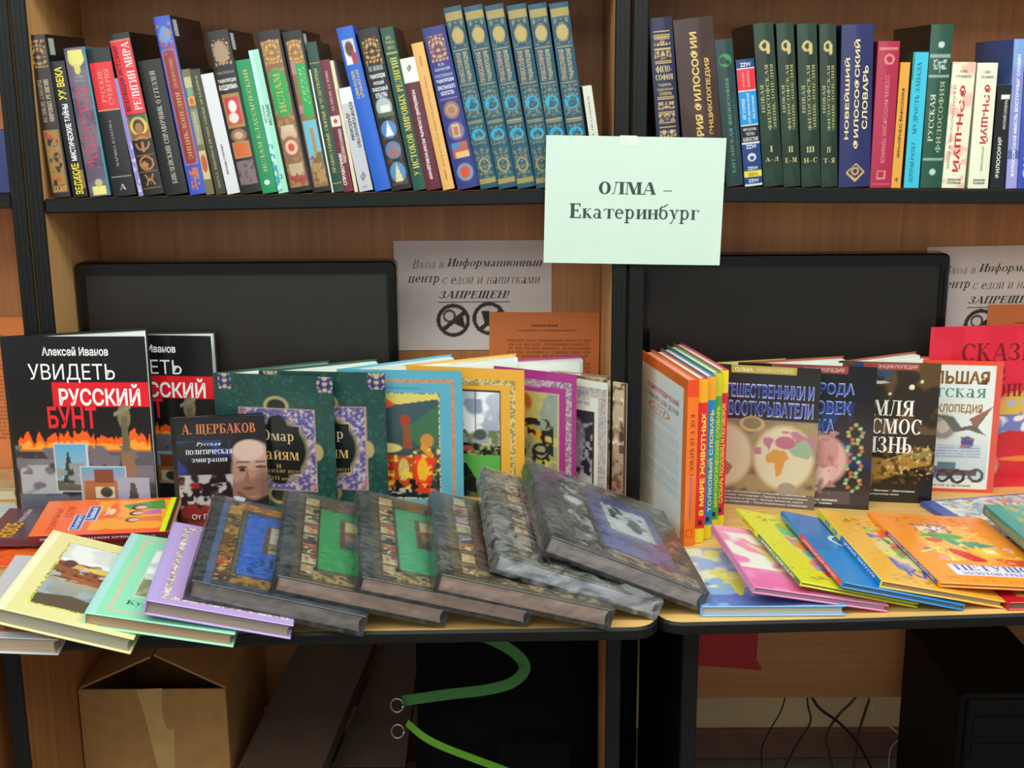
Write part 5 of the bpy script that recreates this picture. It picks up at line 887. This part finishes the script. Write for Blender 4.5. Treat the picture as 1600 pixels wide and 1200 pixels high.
def art(frame, base, pic, txt=(), u0=.25):
    return ([('r',0,0,.075,1,frame), ('r',.075,0,.085,1,base,.4), ('fr',.14,.06,.97,.95,.045,frame, base)]+pic, list(txt))
lie('z5', 'grey-bordered book with a dark picture, lowest of the fan at the left edge', GA, '#c8c8d0', '#c8c8d0', front=([('r',.93,0,1,1,'#e8502c'), ('r',.2,.06,.86,.9,'#5c3c38'), ('n',.2,.06,.86,.9,20,.5,'#8c5a4c',3), ('g',.2,.6,.86,.9,'#78683c','#3c3c30')], []), pages='#bba58c')
lie('a', 'pale yellow art book with a river landscape painting', GA, '#e6e2a0', '#eeeab8', pages='#a39c86', step=.0016, front=([('r',0,0,.07,1,'#f4f2cc'), ('n',0,0,1,1,4,.6,'#e0da98',3,.5), ('fr',.2,.12,.9,.9,.018,'#8c8c54','#e8e050'), ('g',.215,.13,.885,.89,'#5c503c','#e4ecec'), ('r',.215,.62,.885,.89,'#e8eeec'), ('n',.215,.7,.885,.89,30,.5,'#d4dcd8',3), ('n',.215,.46,.885,.66,15,.32,'#8c5430',4), ('n',.215,.46,.885,.68,9,.6,'#5c3424',6), ('e',.33,.64,.07,.05,'#5c2c28'), ('e',.6,.62,.12,.035,'#e0c060'), ('e',.42,.62,.05,.03,'#d8b048'), ('e',.66,.42,.06,.015,'#e8c830'), ('g',.215,.25,.885,.45,'#8c9498','#a8a890'), ('n',.215,.25,.885,.45,20,.5,'#9cacb8',8), ('p',[(.215,.13),(.215,.24),(.5,.28),(.885,.2),(.885,.13)],'#5c5040'), ('n',.215,.43,.885,.5,12,.5,'#a85c30',9)], []))
lie('b', 'mint green art book with a pale cloud landscape', GA, '#9ce4c0', '#a8d8d0', pages='#a98c6c', step=.0016, front=([('r',0,0,.08,1,'#a8e0dc'), ('r',.08,0,1,1,'#90e0b8'), ('fr',.15,.05,.97,.95,.035,'#d8c8b0','#b8c8a8'), ('r',.33,.24,.9,.84,'#d8e0c8'), ('g',.34,.25,.89,.83,'#e4ecdc','#a8c8c8'), ('r',.34,.25,.89,.45,'#84946c'), ('n',.34,.25,.89,.47,16,.5,'#a4ac84',4), ('n',.34,.52,.89,.83,30,.45,'#f4f8f4',5), ('e',.78,.68,.06,.1,'#50685c')], [('Куинджи',.3,.13,.68,.19,'#3c6854',0,'c')]))
lie('c', 'lilac art book with a dark figure painting', GA, '#b49cdc', '#b8a4e0', pages='#98887c', step=.0016, front=([('r',0,0,.08,1,'#b8a8e4'), ('r',.08,0,1,1,'#bca0dc'), ('fr',.12,.05,.97,.95,.045,'#ece0dc','#a08c90'), ('r',.33,.16,.9,.86,'#a8a498'), ('g',.34,.17,.89,.85,'#3c4c44','#58786c'), ('e',.45,.5,.1,.22,'#242c30'), ('e',.47,.43,.05,.04,'#e04028'), ('e',.45,.8,.05,.04,'#c8ccb8'), ('n',.34,.17,.89,.32,12,.45,'#4c3c8c',4), ('r',.34,.17,.89,.22,'#3c6448')], []))
def hist(cent, tiles, pic, seed, glare=()):
    ops = [('r',0,0,.13,1,'#383c40'), ('n',0,0,.2,1,16,.55,'#545a5c',seed), ('r',.13,0,1,1,'#5c563c'), ('r',.2,.03,.4,.97,'#40382c')]
    for i, c in enumerate(tiles):
        v = .06+.115*i; ops += [('r',.22,v,.38,v+.105,('#3c3428' if i % 2 else '#a8946c')), ('r',.225,v+.006,.375,v+.098,('#2c2a26', '#c8b890', '#4c3c30')[(i+seed) % 3]), ('n',.225,v+.006,.375,v+.098,13,.42,c,seed+i*2), ('n',.225,v+.006,.375,v+.098,8,.62,'#e0d4b0',seed+i*5)]
    ops += [('n',.36,.03,.97,.12,9,.45,'#b89c6c',seed), ('n',.36,.03,.97,.12,6,.6,'#483828',seed+2), ('n',.36,.88,.97,.97,9,.5,'#8c5c44',seed+5), ('r',.41,.15,.93,.85,cent)] + pic
    return (ops, [])
WP = [('r',.55,.42,.88,.76,'#6c5038'), ('g',.575,.435,.86,.745,'#c8c8c0','#dcd8c8'), ('n',.575,.435,.86,.6,9,.5,'#7c7454',4), ('n',.575,.435,.86,.56,6,.62,'#c8a040',7)]
GP = [('r',.55,.42,.88,.76,'#6c4c34'), ('g',.575,.435,.86,.745,'#344854','#d8cc98'), ('r',.575,.6,.86,.745,'#d8cc9c'), ('n',.575,.56,.86,.63,12,.4,'#a85c3c',3), ('e',.84,.5,.13,.08,'#4c8c94')]
lie('d', 'thick dark book with a blue panel and golden picture border, in film', GA, '#30343c', '#2c3036', pages='#b4a8a0', wrap=.5, step=.0016, band='#484038', front=([('r',0,0,.1,1,'#3c4048'), ('r',.1,0,.17,1,'#58709c'), ('r',.17,0,1,1,'#3c4c64'), ('r',.18,.05,.34,.95,'#5c4c30')] + [('r',.19,.07+.125*i,.33,.175+.125*i,c) for i, c in enumerate(['#5c3c28','#c85c28','#a8742c','#7c5028','#b88c30','#8c6c30','#c89838'])] + [('n',.19,.05,.33,.95,7,.6,'#3c2c20',4), ('n',.19,.05,.33,.95,6,.66,'#e8c060',6), ('r',.36,.05,.97,.14,'#b08830'), ('n',.36,.05,.97,.14,8,.5,'#5c5028',5), ('r',.3,.9,.97,.97,'#b06c28'), ('n',.3,.9,.97,.97,7,.5,'#e0a038',3), ('r',.36,.14,.39,.9,'#6c6c50'), ('r',.41,.16,.95,.86,'#2c6cd0'), ('n',.41,.16,.95,.86,5,.6,'#4884d8',3)]+WP, [('ЭПОХА',.5,.27,.93,.36,'#1c3c74',0,'c'), ('СКАЗ',.5,.19,.9,.26,'#1c3c74',0,'c')]))
TI = ['#b8a078','#a03c3c','#b0583c','#9c9478','#c05438','#b8a888','#a89050','#c8b078']
lie('e', 'thick dark book with a bright green panel in clear film, left of its duller twin', GA, '#2c3434', '#2c3434', pages='#e4c4b4', wrap=.6, step=.0016, band='#583430', front=hist('#30a45c', TI, GP, 3))
lie('f', 'thick dark book with a hazier green panel in clear film, right of its bright twin', GA, '#2c3434', '#2c3434', pages='#e4c4b4', wrap=.7, step=.0016, band='#583430', front=hist('#48b080', TI, GP, 3))
lie('g', 'thick dark book with a brown-red panel and mushroom pictures in clear film', GA, '#343434', '#30383a', pages='#e4c4b4', wrap=.9, step=.0016, front=hist('#6c4840', ['#8c6c48','#c8a878','#b0643c','#6c84a0','#8c9090','#98949c','#a05044','#a8b078'], [('r',.55,.4,.88,.76,'#5c4c44')], 9))
lie('h', 'thick dark book in loose crinkled film, under the topmost book', GA, '#34343a', '#30343a', pages='#d0d0d8', wrap=2.2, step=.0016, front=hist('#9c2c34', ['#a86c58','#b0a090','#a85838','#d8b070','#8c8078','#c8905c','#c8a478','#b04c40'], [('r',.55,.4,.88,.76,'#5c2c2c')], 14))
lie('i', 'topmost book of the fan with a blue-violet cover and a white winter picture', GA, '#3c3c44', '#3c4044', pages='#d4c6c0', wrap=.9, step=.0016, front=([('r',0,0,.13,1,'#44484c'), ('n',0,0,.2,1,14,.55,'#687074',6), ('r',.13,0,1,1,'#605c54'), ('r',.17,.04,.34,.96,'#48443c'), ('r',.38,.14,.86,.87,'#5c64a0'), ('n',.38,.14,.86,.87,40,.45,'#7c80b8',4), ('n',.6,.1,.9,.4,30,.5,'#8c6478',6), ('r',.47,.4,.8,.76,'#a8a090'), ('g',.48,.41,.79,.75,'#d8dce0','#e4e8ec'), ('n',.5,.5,.76,.75,13,.56,'#3c4c58',4), ('e',.54,.66,.03,.05,'#3c4450'), ('e',.68,.56,.05,.1,'#44525c'), ('n',.18,.05,.33,.95,18,.5,'#8c8894',5), ('n',.18,.05,.33,.95,14,.62,'#c0c4cc',8), ('e',.26,.62,.06,.05,'#e0e4e8'), ('n',.38,.02,.97,.12,10,.5,'#b0a890',6), ('n',.88,.1,.97,.95,12,.5,'#b09478',3), ('n',.2,.9,.97,.97,10,.5,'#b0a8a0',8)], []))

GK = 'children\'s books fanned on the right desk'
STAR = [('g',0,0,1,1,'#7cacdc','#a0b4dc'), ('n',0,0,1,.4,30,.45,'#5878c0',3), ('n',0,.3,1,1,26,.5,'#dce4c0',5), ('n',0,.2,1,.8,22,.6,'#90b8c8',8), ('e',.2,.9,.07,.07,'#e8e070'), ('p',[(.1,.62),(.3,.56),(.36,.3),(.22,.4)],'#e0dc60'), ('e',.3,.5,.1,.07,'#e8e490'), ('e',.3,.3,.04,.14,'#d8d050')]
lie('q', 'padded pale blue notebook with yellow stars, at the left corner of the right desk', GK, '#78a8dc', '#6ca0d8', pages='#b4b8ac', front=(STAR+[('ring',.62,.62,.1,.09,.12,'#3c4c58')], []))
lie('r', 'pink and white padded notebook with pale yellow stars', GK, '#e078b0', '#e888b8', pages='#a8989c', front=([('g',0,0,1,1,'#e468a8','#f0a0c0'), ('n',0,.3,1,.9,40,.4,'#ece8dc',4), ('n',0,0,1,.3,30,.5,'#e890bc',6), ('e',.35,.9,.08,.06,'#e8d868'), ('p',[(.15,.75),(.35,.6),(.5,.4),(.3,.5)],'#dcdc90'), ('e',.35,.5,.1,.08,'#e0e0a8')], []))
def kid(base, spots, seed, title, tc):
    ops = [('n',0,0,1,1,5,.74,'#7c5c20',seed+9,.5), ('n',.12,.82,.6,.93,6,.55,'#8c6820',seed,.7), ('n',.12,.05,.9,.14,6,.58,'#8c6820',seed+1,.6), ('e',.58,.5,.36,.32,'#e8e4a8',.7)]
    for i, c in enumerate(spots): ops.append(('n',.25,.2,.93,.82,20+(i%3)*8,.56,c,seed+i*3))
    ops += [('n',.3,.25,.9,.78,9,.68,'#3c3c50',seed+5,.6)]
    return (ops, [(title,.3,.13,.95,.24,tc,0,'b')] if title else [])
lie('s', 'bright yellow-green children\'s book with a green and yellow spine', GK, '#dcdc1c', '#e0dc20', pages='#a8a080', front=kid('#e0e020', ['#e87c90','#68b8c0','#e8a040','#9cc858'], 3, 'НЯНЯ', '#d84878'), spine=([('r',0,0,1,.62,'#1c8450')], [('ИГРА-ВИКТОРИНА',.2,.08,.8,.56,'#e8f0e0',90,'b'), ('БАБА',.2,.68,.8,.88,'#786c20',90)]))
lie('t', 'bright blue children\'s book with a red-pink spine panel', GK, '#1c84cc', '#2088cc', pages='#6c7c88', front=([('n',0,.2,1,1,50,.5,'#1874bc',3), ('e',.55,.62,.16,.05,'#d83c50'), ('p',[(.3,.66),(.42,.62),(.7,.6),(.5,.7)],'#d8e8f0'), ('ring',.5,.64,.26,.1,.06,'#c8e4f0'), ('e',.6,.38,.14,.08,'#c8586c'), ('e',.62,.36,.08,.05,'#382c34'), ('n',.5,.12,.95,.3,12,.55,'#e0e8f0',6)], [('КОТ',.5,.28,.9,.36,'#e8f0f8',0,'b')]), spine=([('r',0,.02,1,.66,'#e02860')], [('СКАЗКИ ДЛЯ МАЛЫШЕЙ',.25,.08,.8,.6,'#f8d8e0',90,'b')]))
lie('u', 'orange-yellow children\'s book with a blue and yellow spine', GK, '#f0b43c', '#e8dc30', pages='#a89470', front=kid('#f0b848', ['#58b060','#e8582c','#5868d0','#f0e468'], 11, 'КАТОК', '#4c58c8'), spine=([('r',0,0,1,.6,'#1c78c8')], [('КАТАНИЕ ЗИМОЙ',.25,.08,.8,.54,'#e8f0f8',90,'b'), ('Б В',.2,.66,.8,.86,'#5c90c0',90,'b')]))
lie('v', 'large orange children\'s book with a colourful rooster and blue title', GK, '#f8941c', '#f89420', pages='#b89c74', step=.0014,
    front=([('g',0,0,1,1,'#f8a028','#f48c20'), ('n',.08,.86,.95,.95,6,.6,'#a85c10',3,.6), ('n',.08,.03,.7,.1,6,.6,'#c87010',5,.6), ('e',.5,.55,.33,.3,'#f8c050',.8), ('e',.4,.76,.14,.06,'#e8e8e0'), ('n',.24,.7,.56,.84,6,.5,'#c84858',6), ('n',.24,.7,.56,.84,6,.6,'#4868a8',9), ('e',.42,.66,.2,.05,'#48b048'), ('p',[(.4,.62),(.62,.6),(.82,.54),(.62,.5),(.46,.52)],'#38a084'), ('e',.32,.6,.08,.04,'#e84c28'), ('p',[(.34,.5),(.48,.44),(.62,.3),(.46,.3),(.36,.4)],'#d83030'), ('e',.66,.44,.12,.06,'#f0d438'), ('e',.7,.46,.06,.04,'#f4f0c0'), ('p',[(.66,.36),(.95,.34),(.95,.24),(.74,.26)],'#e84820'), ('e',.2,.46,.06,.02,'#5878b8'), ('p',[(.1,.42),(.3,.5),(.31,.485),(.1,.4)],'#f0e060'), ('e',.24,.34,.05,.03,'#f8a0a0'), ('e',.88,.5,.05,.03,'#f8a0a8'), ('n',.2,.25,.9,.82,10,.68,'#f8e860',13), ('n',.3,.3,.8,.7,6,.72,'#2c4c70',15,.7), ('r',.2,.11,.97,.255,'#e8ecf8')],
    [('ПЕТУШОК',.24,.175,.97,.25,'#4870b8',0,'c'), ('ЗОЛОТОЙ ГРЕБЕШОК',.26,.12,.95,.16,'#6080c0',0,'c')]), spine=([('r',0,.02,1,.72,'#2c5c98')], [('ПЕТУШОК • ЗОЛОТОЙ ГРЕБЕШОК',.2,.06,.85,.68,'#e0e8f0',90,'b')]))
lie('w', 'teal book with gold spine lettering, resting on the orange rooster book', GK, '#48b0a0', '#3c9c94', pages='#c8c0a0', front=([('n',0,0,1,1,16,.5,'#80b890',4), ('n',.1,.1,1,1,12,.55,'#c8b468',6), ('r',0,0,.12,1,'#30a49c'), ('n',.2,.2,1,.9,20,.6,'#f0e8c0',8)], []), spine=([('e',.5,.93,.4,.04,'#a8946c')], [('ВОЛШЕБНЫЕ СКАЗКИ МИРА',.3,.1,.72,.85,'#c8a860',90,'c')]))
m4 = lambda x, y, z, r: Matrix.Translation((x, y, z)) @ Matrix.Rotation(r, 4, 'Z')
book('book', 'thin blue-edged picture book lying flat behind the orange rooster book', 'book', GK, m4(.766, 1.918, .7505, .204), .26, .196, .0085, '#4c5cb0', '#4458b0', pages='#d8dce4', front=([('r',.08,.04,.98,.97,'#c8d0dc'), ('n',.08,.04,.98,.97,24,.5,'#e8e8e0',3), ('n',.08,.04,.98,.97,14,.58,'#88a8c8',6), ('n',.1,.5,.98,.95,11,.62,'#e09050',8), ('n',.08,.04,.98,.97,10,.66,'#78b060',10), ('n',.3,.1,.98,.9,14,.64,'#e8d860',14), ('r',.49,.04,.505,.97,'#dce0e8'), ('r',.08,.48,.98,.5,'#dce0e8')], []))
book('book', 'thin red book lying under the orange rooster book at the right edge', 'book', GK, m4(.7055, 1.655, .7505, .02), .2, .255, .0125, '#c01c28', '#c41c28', pages='#806c50', front=([('n',.1,.05,1,.95,9,.5,'#b8a848',3)], []))

# ---- the pile at the left edge
GZ = 'books piled at the left edge of the desk'
def zmat(k, w):
    x, y, z, a, b, c = LY[k][:6]
    return Matrix.Translation((x, y, z)) @ Euler((a, b, c), 'XYZ').to_matrix().to_4x4()
SOC = ([('g',0,0,1,1,'#f85818','#f4702c'), ('n',.1,.0,.95,.6,40,.35,'#f8a428',4), ('r',.0,.0,1,.06,'#303028'), ('r',0,.03,1,.07,'#d8f018'), ('p',[(.66,.08),(.95,.12),(.8,.42),(.66,.35)],'#4c9840'), ('e',.72,.28,.09,.07,'#4c2820'), ('e',.72,.27,.06,.05,'#e8b090'), ('p',[(.52,.1),(.66,.12),(.6,.24),(.5,.22)],'#c868b0'), ('e',.55,.29,.08,.06,'#3c2420'), ('e',.55,.28,.055,.045,'#e8b090'), ('p',[(.3,.08),(.46,.1),(.42,.26),(.32,.24)],'#e87828'), ('e',.36,.3,.08,.06,'#6c3420'), ('e',.36,.29,.055,.045,'#e8b090'),
    ('r',.12,.655,.56,.74,'#f0f0f8'), ('r',.13,.66,.55,.735,'#2c58b0'), ('r',.38,.57,.8,.66,'#f0f0f8'), ('r',.39,.575,.79,.655,'#2c58b0'), ('e',.62,.48,.1,.03,'#f0d8b0')],
   [('СОЦИАЛЬНЫЕ',.06,.84,.78,.90,'#c83418'), ('СЕТИ',.5,.765,.8,.82,'#c83418'), ('В контакте',.16,.68,.52,.72,'#f0f0f8',0,'b'), ('Facebook',.42,.595,.76,.64,'#f0f0f8',0,'b'), ('Twitter',.5,.5,.74,.53,'#f8f0e0',0,'b')])
book('book', 'orange paperback with three women drawn on it and a blue label', 'book', GZ, zmat('z1', 0), .146, .214, .0105, '#f86020', '#6c2430', pages='#c4b496', soft=True, step=.0014, front=([], []) and (SOC[0], [(t[0], t[1], t[2], t[3], t[4], t[5], 0, (t[7] if len(t) > 7 else 's')) for t in SOC[1]]), spine=([], [('С ПОМОЩЬЮ МОНТАЖА, БАРБЕКЮ',.3,.1,.7,.92,'#e0c8c8',90,'b')]))
book('book', 'dark maroon-grey paperback with yellow lettering under the orange paperback', 'book', GZ, zmat('z2', 0), .142, .226, .0115, '#4c3440', '#5c2c38', pages='#b8a890', soft=True, front=([('g',0,0,1,1,'#4c3444','#584450')], [('НОВОЕ',.05,.80,.5,.92,'#e8b020',0,'b'), ('ЖИЗНЬ СЕМЬИ',.5,.82,.95,.86,'#c8b8b8',0,'b')]))
book('book', 'thick orange book at the bottom of the pile, left of the yellow art book', 'book', GZ, m4(-.915, 1.778, .7506, 0), .30, .215, .0285, '#f06824', '#f07020', pages='#c8a878', front=([('g',0,0,1,1,'#f04c20','#f8a428'), ('n',.1,.1,.9,.6,16,.55,'#e83820',4)], []))
book('book', 'thick pale book lying at the left edge of the picture behind the pale sheet', 'book', GZ, m4(-1.115, 2.166, .7506, .03), .21, .125, .0225, '#c8bc94', '#b8ac88', pages='#d8ccb0', front=([('n',0,0,1,1,14,.5,'#d89c6c',3), ('n',0,0,1,1,10,.6,'#a8b078',6)], []))
m = MB(); m.add([(-1.10,1.975,.7506),(-.852,1.972,.7506),(-.858,2.078,.7506),(-.905,2.155,.7506),(-1.12,2.155,.7506),(-1.10,1.975,.7512),(-.852,1.972,.7512),(-.858,2.078,.7512),(-.905,2.155,.7512),(-1.12,2.155,.7512)],
    [(4,3,2,1,0),(5,6,7,8,9)]+[(i,(i+1)%5,5+(i+1)%5,5+i) for i in range(5)], '#d0e8e8')
for q in range(9):
    yy = 1.99+q*.017; m.box((-1.09, yy, .7512), (-.872-(.02 if q%3 else .05), yy+.002, .7514), '#a8c4c8')
tag(m.build('leaflet', 'sheet'), 'pale blue printed leaflet lying at the left edge beside the black book', 'leaflet')

# ---------------------------------------------------------------- under the desks
# cardboard box with half-open flaps on a lower carton
r = empty('cardboard_box', 'open brown cardboard box with raised flaps under the left desk', 'box', None, (-.629, 2.1, .0))
def loc(m, a, b, rad=.001): m.bbox((a[0]+.629, a[1]-2.1, a[2]), (b[0]+.629, b[1]-2.1, b[2]), rad)
m = MB(); loc(m, (-.7445, 1.95, .01), (-.4925, 1.954, .485)); m.build('end_wall', 'card', r); m = MB(); loc(m, (-.7445, 2.246, .01), (-.4925, 2.25, .485)); m.build('end_wall', 'card', r)
m = MB(); loc(m, (-.7445, 1.954, .01), (-.7405, 2.246, .485)); m.build('side_wall', 'card', r); m = MB(); loc(m, (-.4965, 1.954, .01), (-.4925, 2.246, .485)); m.build('side_wall', 'card', r); m = MB(); loc(m, (-.7405, 1.954, .01), (-.4965, 2.246, .014)); m.build('bottom', 'card', r)
def flap(p, q, d, name='flap'):
    """quad hinged on p-q, reaching out by d"""
    m = MB(); p, q, d = Vector(p), Vector(q), Vector(d); n = (q-p).cross(d).normalized()*.0035
    c0 = Vector((.629, -2.1, 0)); P = [p, q, q+d+(p-q)*.04, p+d+(q-p)*.04]
    m.add([v+c0 for v in P]+[v+n+c0 for v in P], [(0,3,2,1),(4,5,6,7),(0,1,5,4),(1,2,6,5),(2,3,7,6),(3,0,4,7)], '#888')
    m.build(name, 'card', r, fix=True)
flap((-.7445, 1.955, .486), (-.7445, 2.245, .486), (.122, 0, .052))
flap((-.4925, 2.245, .486), (-.4925, 1.955, .486), (-.122, 0, .056))
flap((-.742, 2.25, .486), (-.495, 2.25, .486), (0, .03, .11))
m = MB()
tp = [(-.645, .485), (-.60, .487), (-.603, .44), (-.598, .41), (-.585, .41), (-.588, .335), (-.618, .335), (-.628, .40), (-.634, .44)]
m.add([(x+.629, 1.9494-2.1, z) for x, z in tp]+[(x+.629, 1.9499-2.1, z) for x, z in tp], [tuple(range(9)), tuple(range(9, 18))[::-1]], '#888'); m.build('packing_tape', 'tape', r)
# flat cartons leaning back
def slab4(name, label, cat, pts, th, mat, tape=False):
    m = MB(); P = [Vector(p) for p in pts]; n = (P[1]-P[0]).cross(P[3]-P[0]).normalized()*th
    o = empty(name, label, cat, None, tuple(P[0]))
    m.add([p-P[0] for p in P]+[p+n-P[0] for p in P], [(0,3,2,1),(4,5,6,7),(0,1,5,4),(1,2,6,5),(2,3,7,6),(3,0,4,7)], '#888'); m.build('body', mat, o, fix=True)
    if tape:
        a, b, c, d = P; u = (b-a); v = (d-a); m = MB(); nn = -n.normalized()*.0006
        q = [a+v*.03, b+v*.03, b+v*.075, a+v*.075]
        m.add([x+nn-P[0] for x in q], [(0,1,2,3)], '#888'); m.build('packing_tape', 'tape', o)
    return o
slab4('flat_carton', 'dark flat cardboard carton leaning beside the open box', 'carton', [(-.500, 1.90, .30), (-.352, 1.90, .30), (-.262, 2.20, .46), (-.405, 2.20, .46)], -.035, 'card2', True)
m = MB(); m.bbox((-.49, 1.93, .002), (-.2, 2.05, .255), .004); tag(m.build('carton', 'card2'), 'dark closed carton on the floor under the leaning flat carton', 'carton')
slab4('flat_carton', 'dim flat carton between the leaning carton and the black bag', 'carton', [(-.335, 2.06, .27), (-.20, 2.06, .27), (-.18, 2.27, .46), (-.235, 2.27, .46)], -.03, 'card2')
m = MB(); m.bbox((.176, 2.32, .003), (.25, 2.335, .72), .001); tag(m.build('gap_shade_strip', 'tower'), 'black strip added for the shade in the gap between the two desks', 'shade strip')  # added black strip, keeps the view through the desk gap in shade
# black bag with green straps
r = empty('shoulder_bag', 'black fabric bag with green straps hanging under the left desk', 'bag', None, (-.02, 1.95, .0))
m = MB(); nx, nz = 14, 14; vs = []; F = []
for j in range(nz+1):
    for i in range(24):
        a = 2*math.pi*i/24; k = j/nz
        ex = abs(math.cos(a))**.55*math.copysign(1, math.cos(a)); ey = abs(math.sin(a))**.55*math.copysign(1, math.sin(a))
        s_ = (1-.10*k**2)*(1 if 0 < j < nz else .9); wob = 1+.05*float(vnoise(np.array(i*.5), np.array(j*.6), 3)-.5)
        vs.append((ex*.165*s_*wob+.01, ey*.115*s_*wob+.02, .0+.70*k))
for j in range(nz):
    for i in range(24): F.append((j*24+i, j*24+(i+1) % 24, (j+1)*24+(i+1) % 24, (j+1)*24+i))
F += [tuple(range(24))[::-1], tuple(nz*24+i for i in range(24))]
m.add(vs, F, '#111'); m.build('body', 'fabric', r, smooth=True)
def ribbon(name, pts, w, mat):
    P = spline([Vector(p)-Vector((-.02, 1.95, 0)) for p in pts], 8); m = MB(); vs = []; F = []
    for i, p in enumerate(P):
        t = (P[min(i+1, len(P)-1)]-P[max(i-1, 0)]).normalized(); s_ = t.cross(Vector((0, -1, 0))).normalized()*w/2
        n = Vector((0, .0016, 0)); vs += [p-s_, p+s_, p+s_+n, p-s_+n]
    for i in range(len(P)-1):
        for k in range(4): F.append((i*4+k, i*4+(k+1) % 4, i*4+4+(k+1) % 4, i*4+4+k))
    F += [(0,1,2,3), tuple(len(P)*4-4+k for k in (3,2,1,0))]
    m.add(vs, F, '#3a3'); return m.build(name, mat, r, fix=True)
ribbon('strap', [(-.176,1.80,.539),(-.103,1.79,.555),(-.043,1.785,.565),(-.003,1.785,.577),(.017,1.79,.598),(.003,1.80,.619),(-.037,1.81,.639),(-.082,1.82,.649)], .018, 'strap')
ribbon('strap', [(-.172,1.82,.490),(-.145,1.80,.477),(-.115,1.795,.462),(-.065,1.795,.440),(-.004,1.80,.412)], .012, 'strap2')
for x, z in ((-.184, .537), (-.184, .492)):
    m = MB(); m.tube([(x+.02+.010*math.cos(a*math.pi/6), 1.79-1.95, z+.012*math.sin(a*math.pi/6)) for a in range(13)], .0022, '#ccc', 6); m.build('ring', 'metal', r, smooth=True)
m = MB(); m.bbox((-.03+.02, 1.80-1.95, .36), (.09+.02, 1.832-1.95, .46), .006); m.build('pocket', 'fabric', r)

# right desk: folder, tower, cables, small bag
m = MB()
P = [(.362, .4265), (.487, .4185), (.486, .36), (.498, .338), (.43, .346), (.366, .3495)]
m.add([(x, 2.300, z) for x, z in P]+[(x, 2.3085, z) for x, z in P], [tuple(range(6)), tuple(range(6, 12))[::-1]]+[(i, 6+i, 6+(i+1)%6, (i+1)%6) for i in range(6)], '#a11')
tag(m.build('folder', 'red', fix=True), 'red plastic folder hanging behind the right desk, below its rim', 'folder')
r = empty('computer_tower', 'black computer tower under the right desk at the picture edge', 'computer', None, (.85, 2.1, 0))
m = MB(); m.bbox((-.088, -.16, .012), (.10, .15, .47), .006); m.build('case', 'tower', r)
m = MB(); m.bbox((-.08, -.172, .02), (.092, -.16, .465), .004); m.build('front_bezel', 'tower', r)
for x in (-.07, .08):
    for y in (-.13, .12): m = MB(); m.bbox((x-.012, y-.012, .0005), (x+.012, y+.012, .012), .002); m.build('foot', 'tower', r)
for j in (.40, .35): m = MB(); m.bbox((-.07, -.175, j), (.08, -.172, j+.035), .001); m.build('drive_cover', 'tower', r)
CB = [('black', [(.584,2.44,.32),(.574,2.42,.207),(.548,2.42,.143),(.532,2.42,.103),(.531,2.42,.075),(.536,2.42,.004)], .0016, 'cable', 'thin black cable, leftmost of those hanging under the right desk'),
 ('b', [(.622,2.44,.32),(.623,2.42,.21),(.632,2.42,.159),(.604,2.42,.103),(.576,2.42,.034),(.57,2.42,.004)], .0019, 'cable', 'thin black kinked cable, second from the left under the right desk'),
 ('c', [(.61,2.44,.32),(.636,2.42,.21),(.694,2.42,.156),(.737,2.42,.108),(.776,2.42,.033),(.785,2.41,.005)], .0032, 'cable', 'thick black cable running down to the right under the right desk'),
 ('d', [(.76,2.46,.32),(.741,2.45,.214),(.694,2.44,.159),(.673,2.44,.114),(.683,2.44,.068),(.7,2.44,.004)], .003, 'cable2', 'brown looped cable behind the thick black cable'),
 ('e', [(.775,2.47,.32),(.772,2.46,.214),(.762,2.46,.17),(.748,2.46,.102),(.742,2.46,.004)], .003, 'cable2', 'straight brown cable hanging right of the looped one'),
 ('f', [(.75,2.45,.32),(.760,2.41,.19),(.785,2.41,.164),(.829,2.41,.124),(.847,2.41,.084),(.845,2.41,.004)], .0022, 'cable3', 'whitish curved cable in front of the brown ones'),
 ('g', [(.93,2.43,.12),(.88,2.43,.126),(.825,2.43,.107),(.809,2.43,.073),(.814,2.43,.004)], .0014, 'cable3', 'thin pale cable arching beside the computer tower'),
 ('h', [(.82,2.48,.32),(.828,2.47,.214),(.845,2.47,.186),(.868,2.47,.158),(.88,2.47,.004)], .0022, 'cable2', 'dim brown cable nearest the computer tower')]
for _, pts, rad, mat, lab in CB:
    m = MB(); m.tube(spline(pts, 6), rad, '#111', 7); tag(m.build('cable', mat, smooth=True), lab, 'cable', 'cables hanging under the right desk')
m = MB(); vs = []; F = []
for j, (z, s_) in enumerate(((.001, 1), (.04, 1.02), (.09, .86), (.13, .62), (.158, .34), (.166, .1))):
    for i in range(16):
        a = 2*math.pi*i/16; vs.append((.872+.048*s_*math.cos(a)-.012*j/5, 2.345+.035*s_*math.sin(a), z))
for j in range(5):
    for i in range(16): F.append((j*16+i, j*16+(i+1)%16, (j+1)*16+(i+1)%16, (j+1)*16+i))
F += [tuple(range(16))[::-1], tuple(80+i for i in range(16))]
m.add(vs, F, '#765'); tag(m.build('pouch', 'brownbag', smooth=True), 'rounded brown pouch on the floor beside the computer tower', 'pouch')
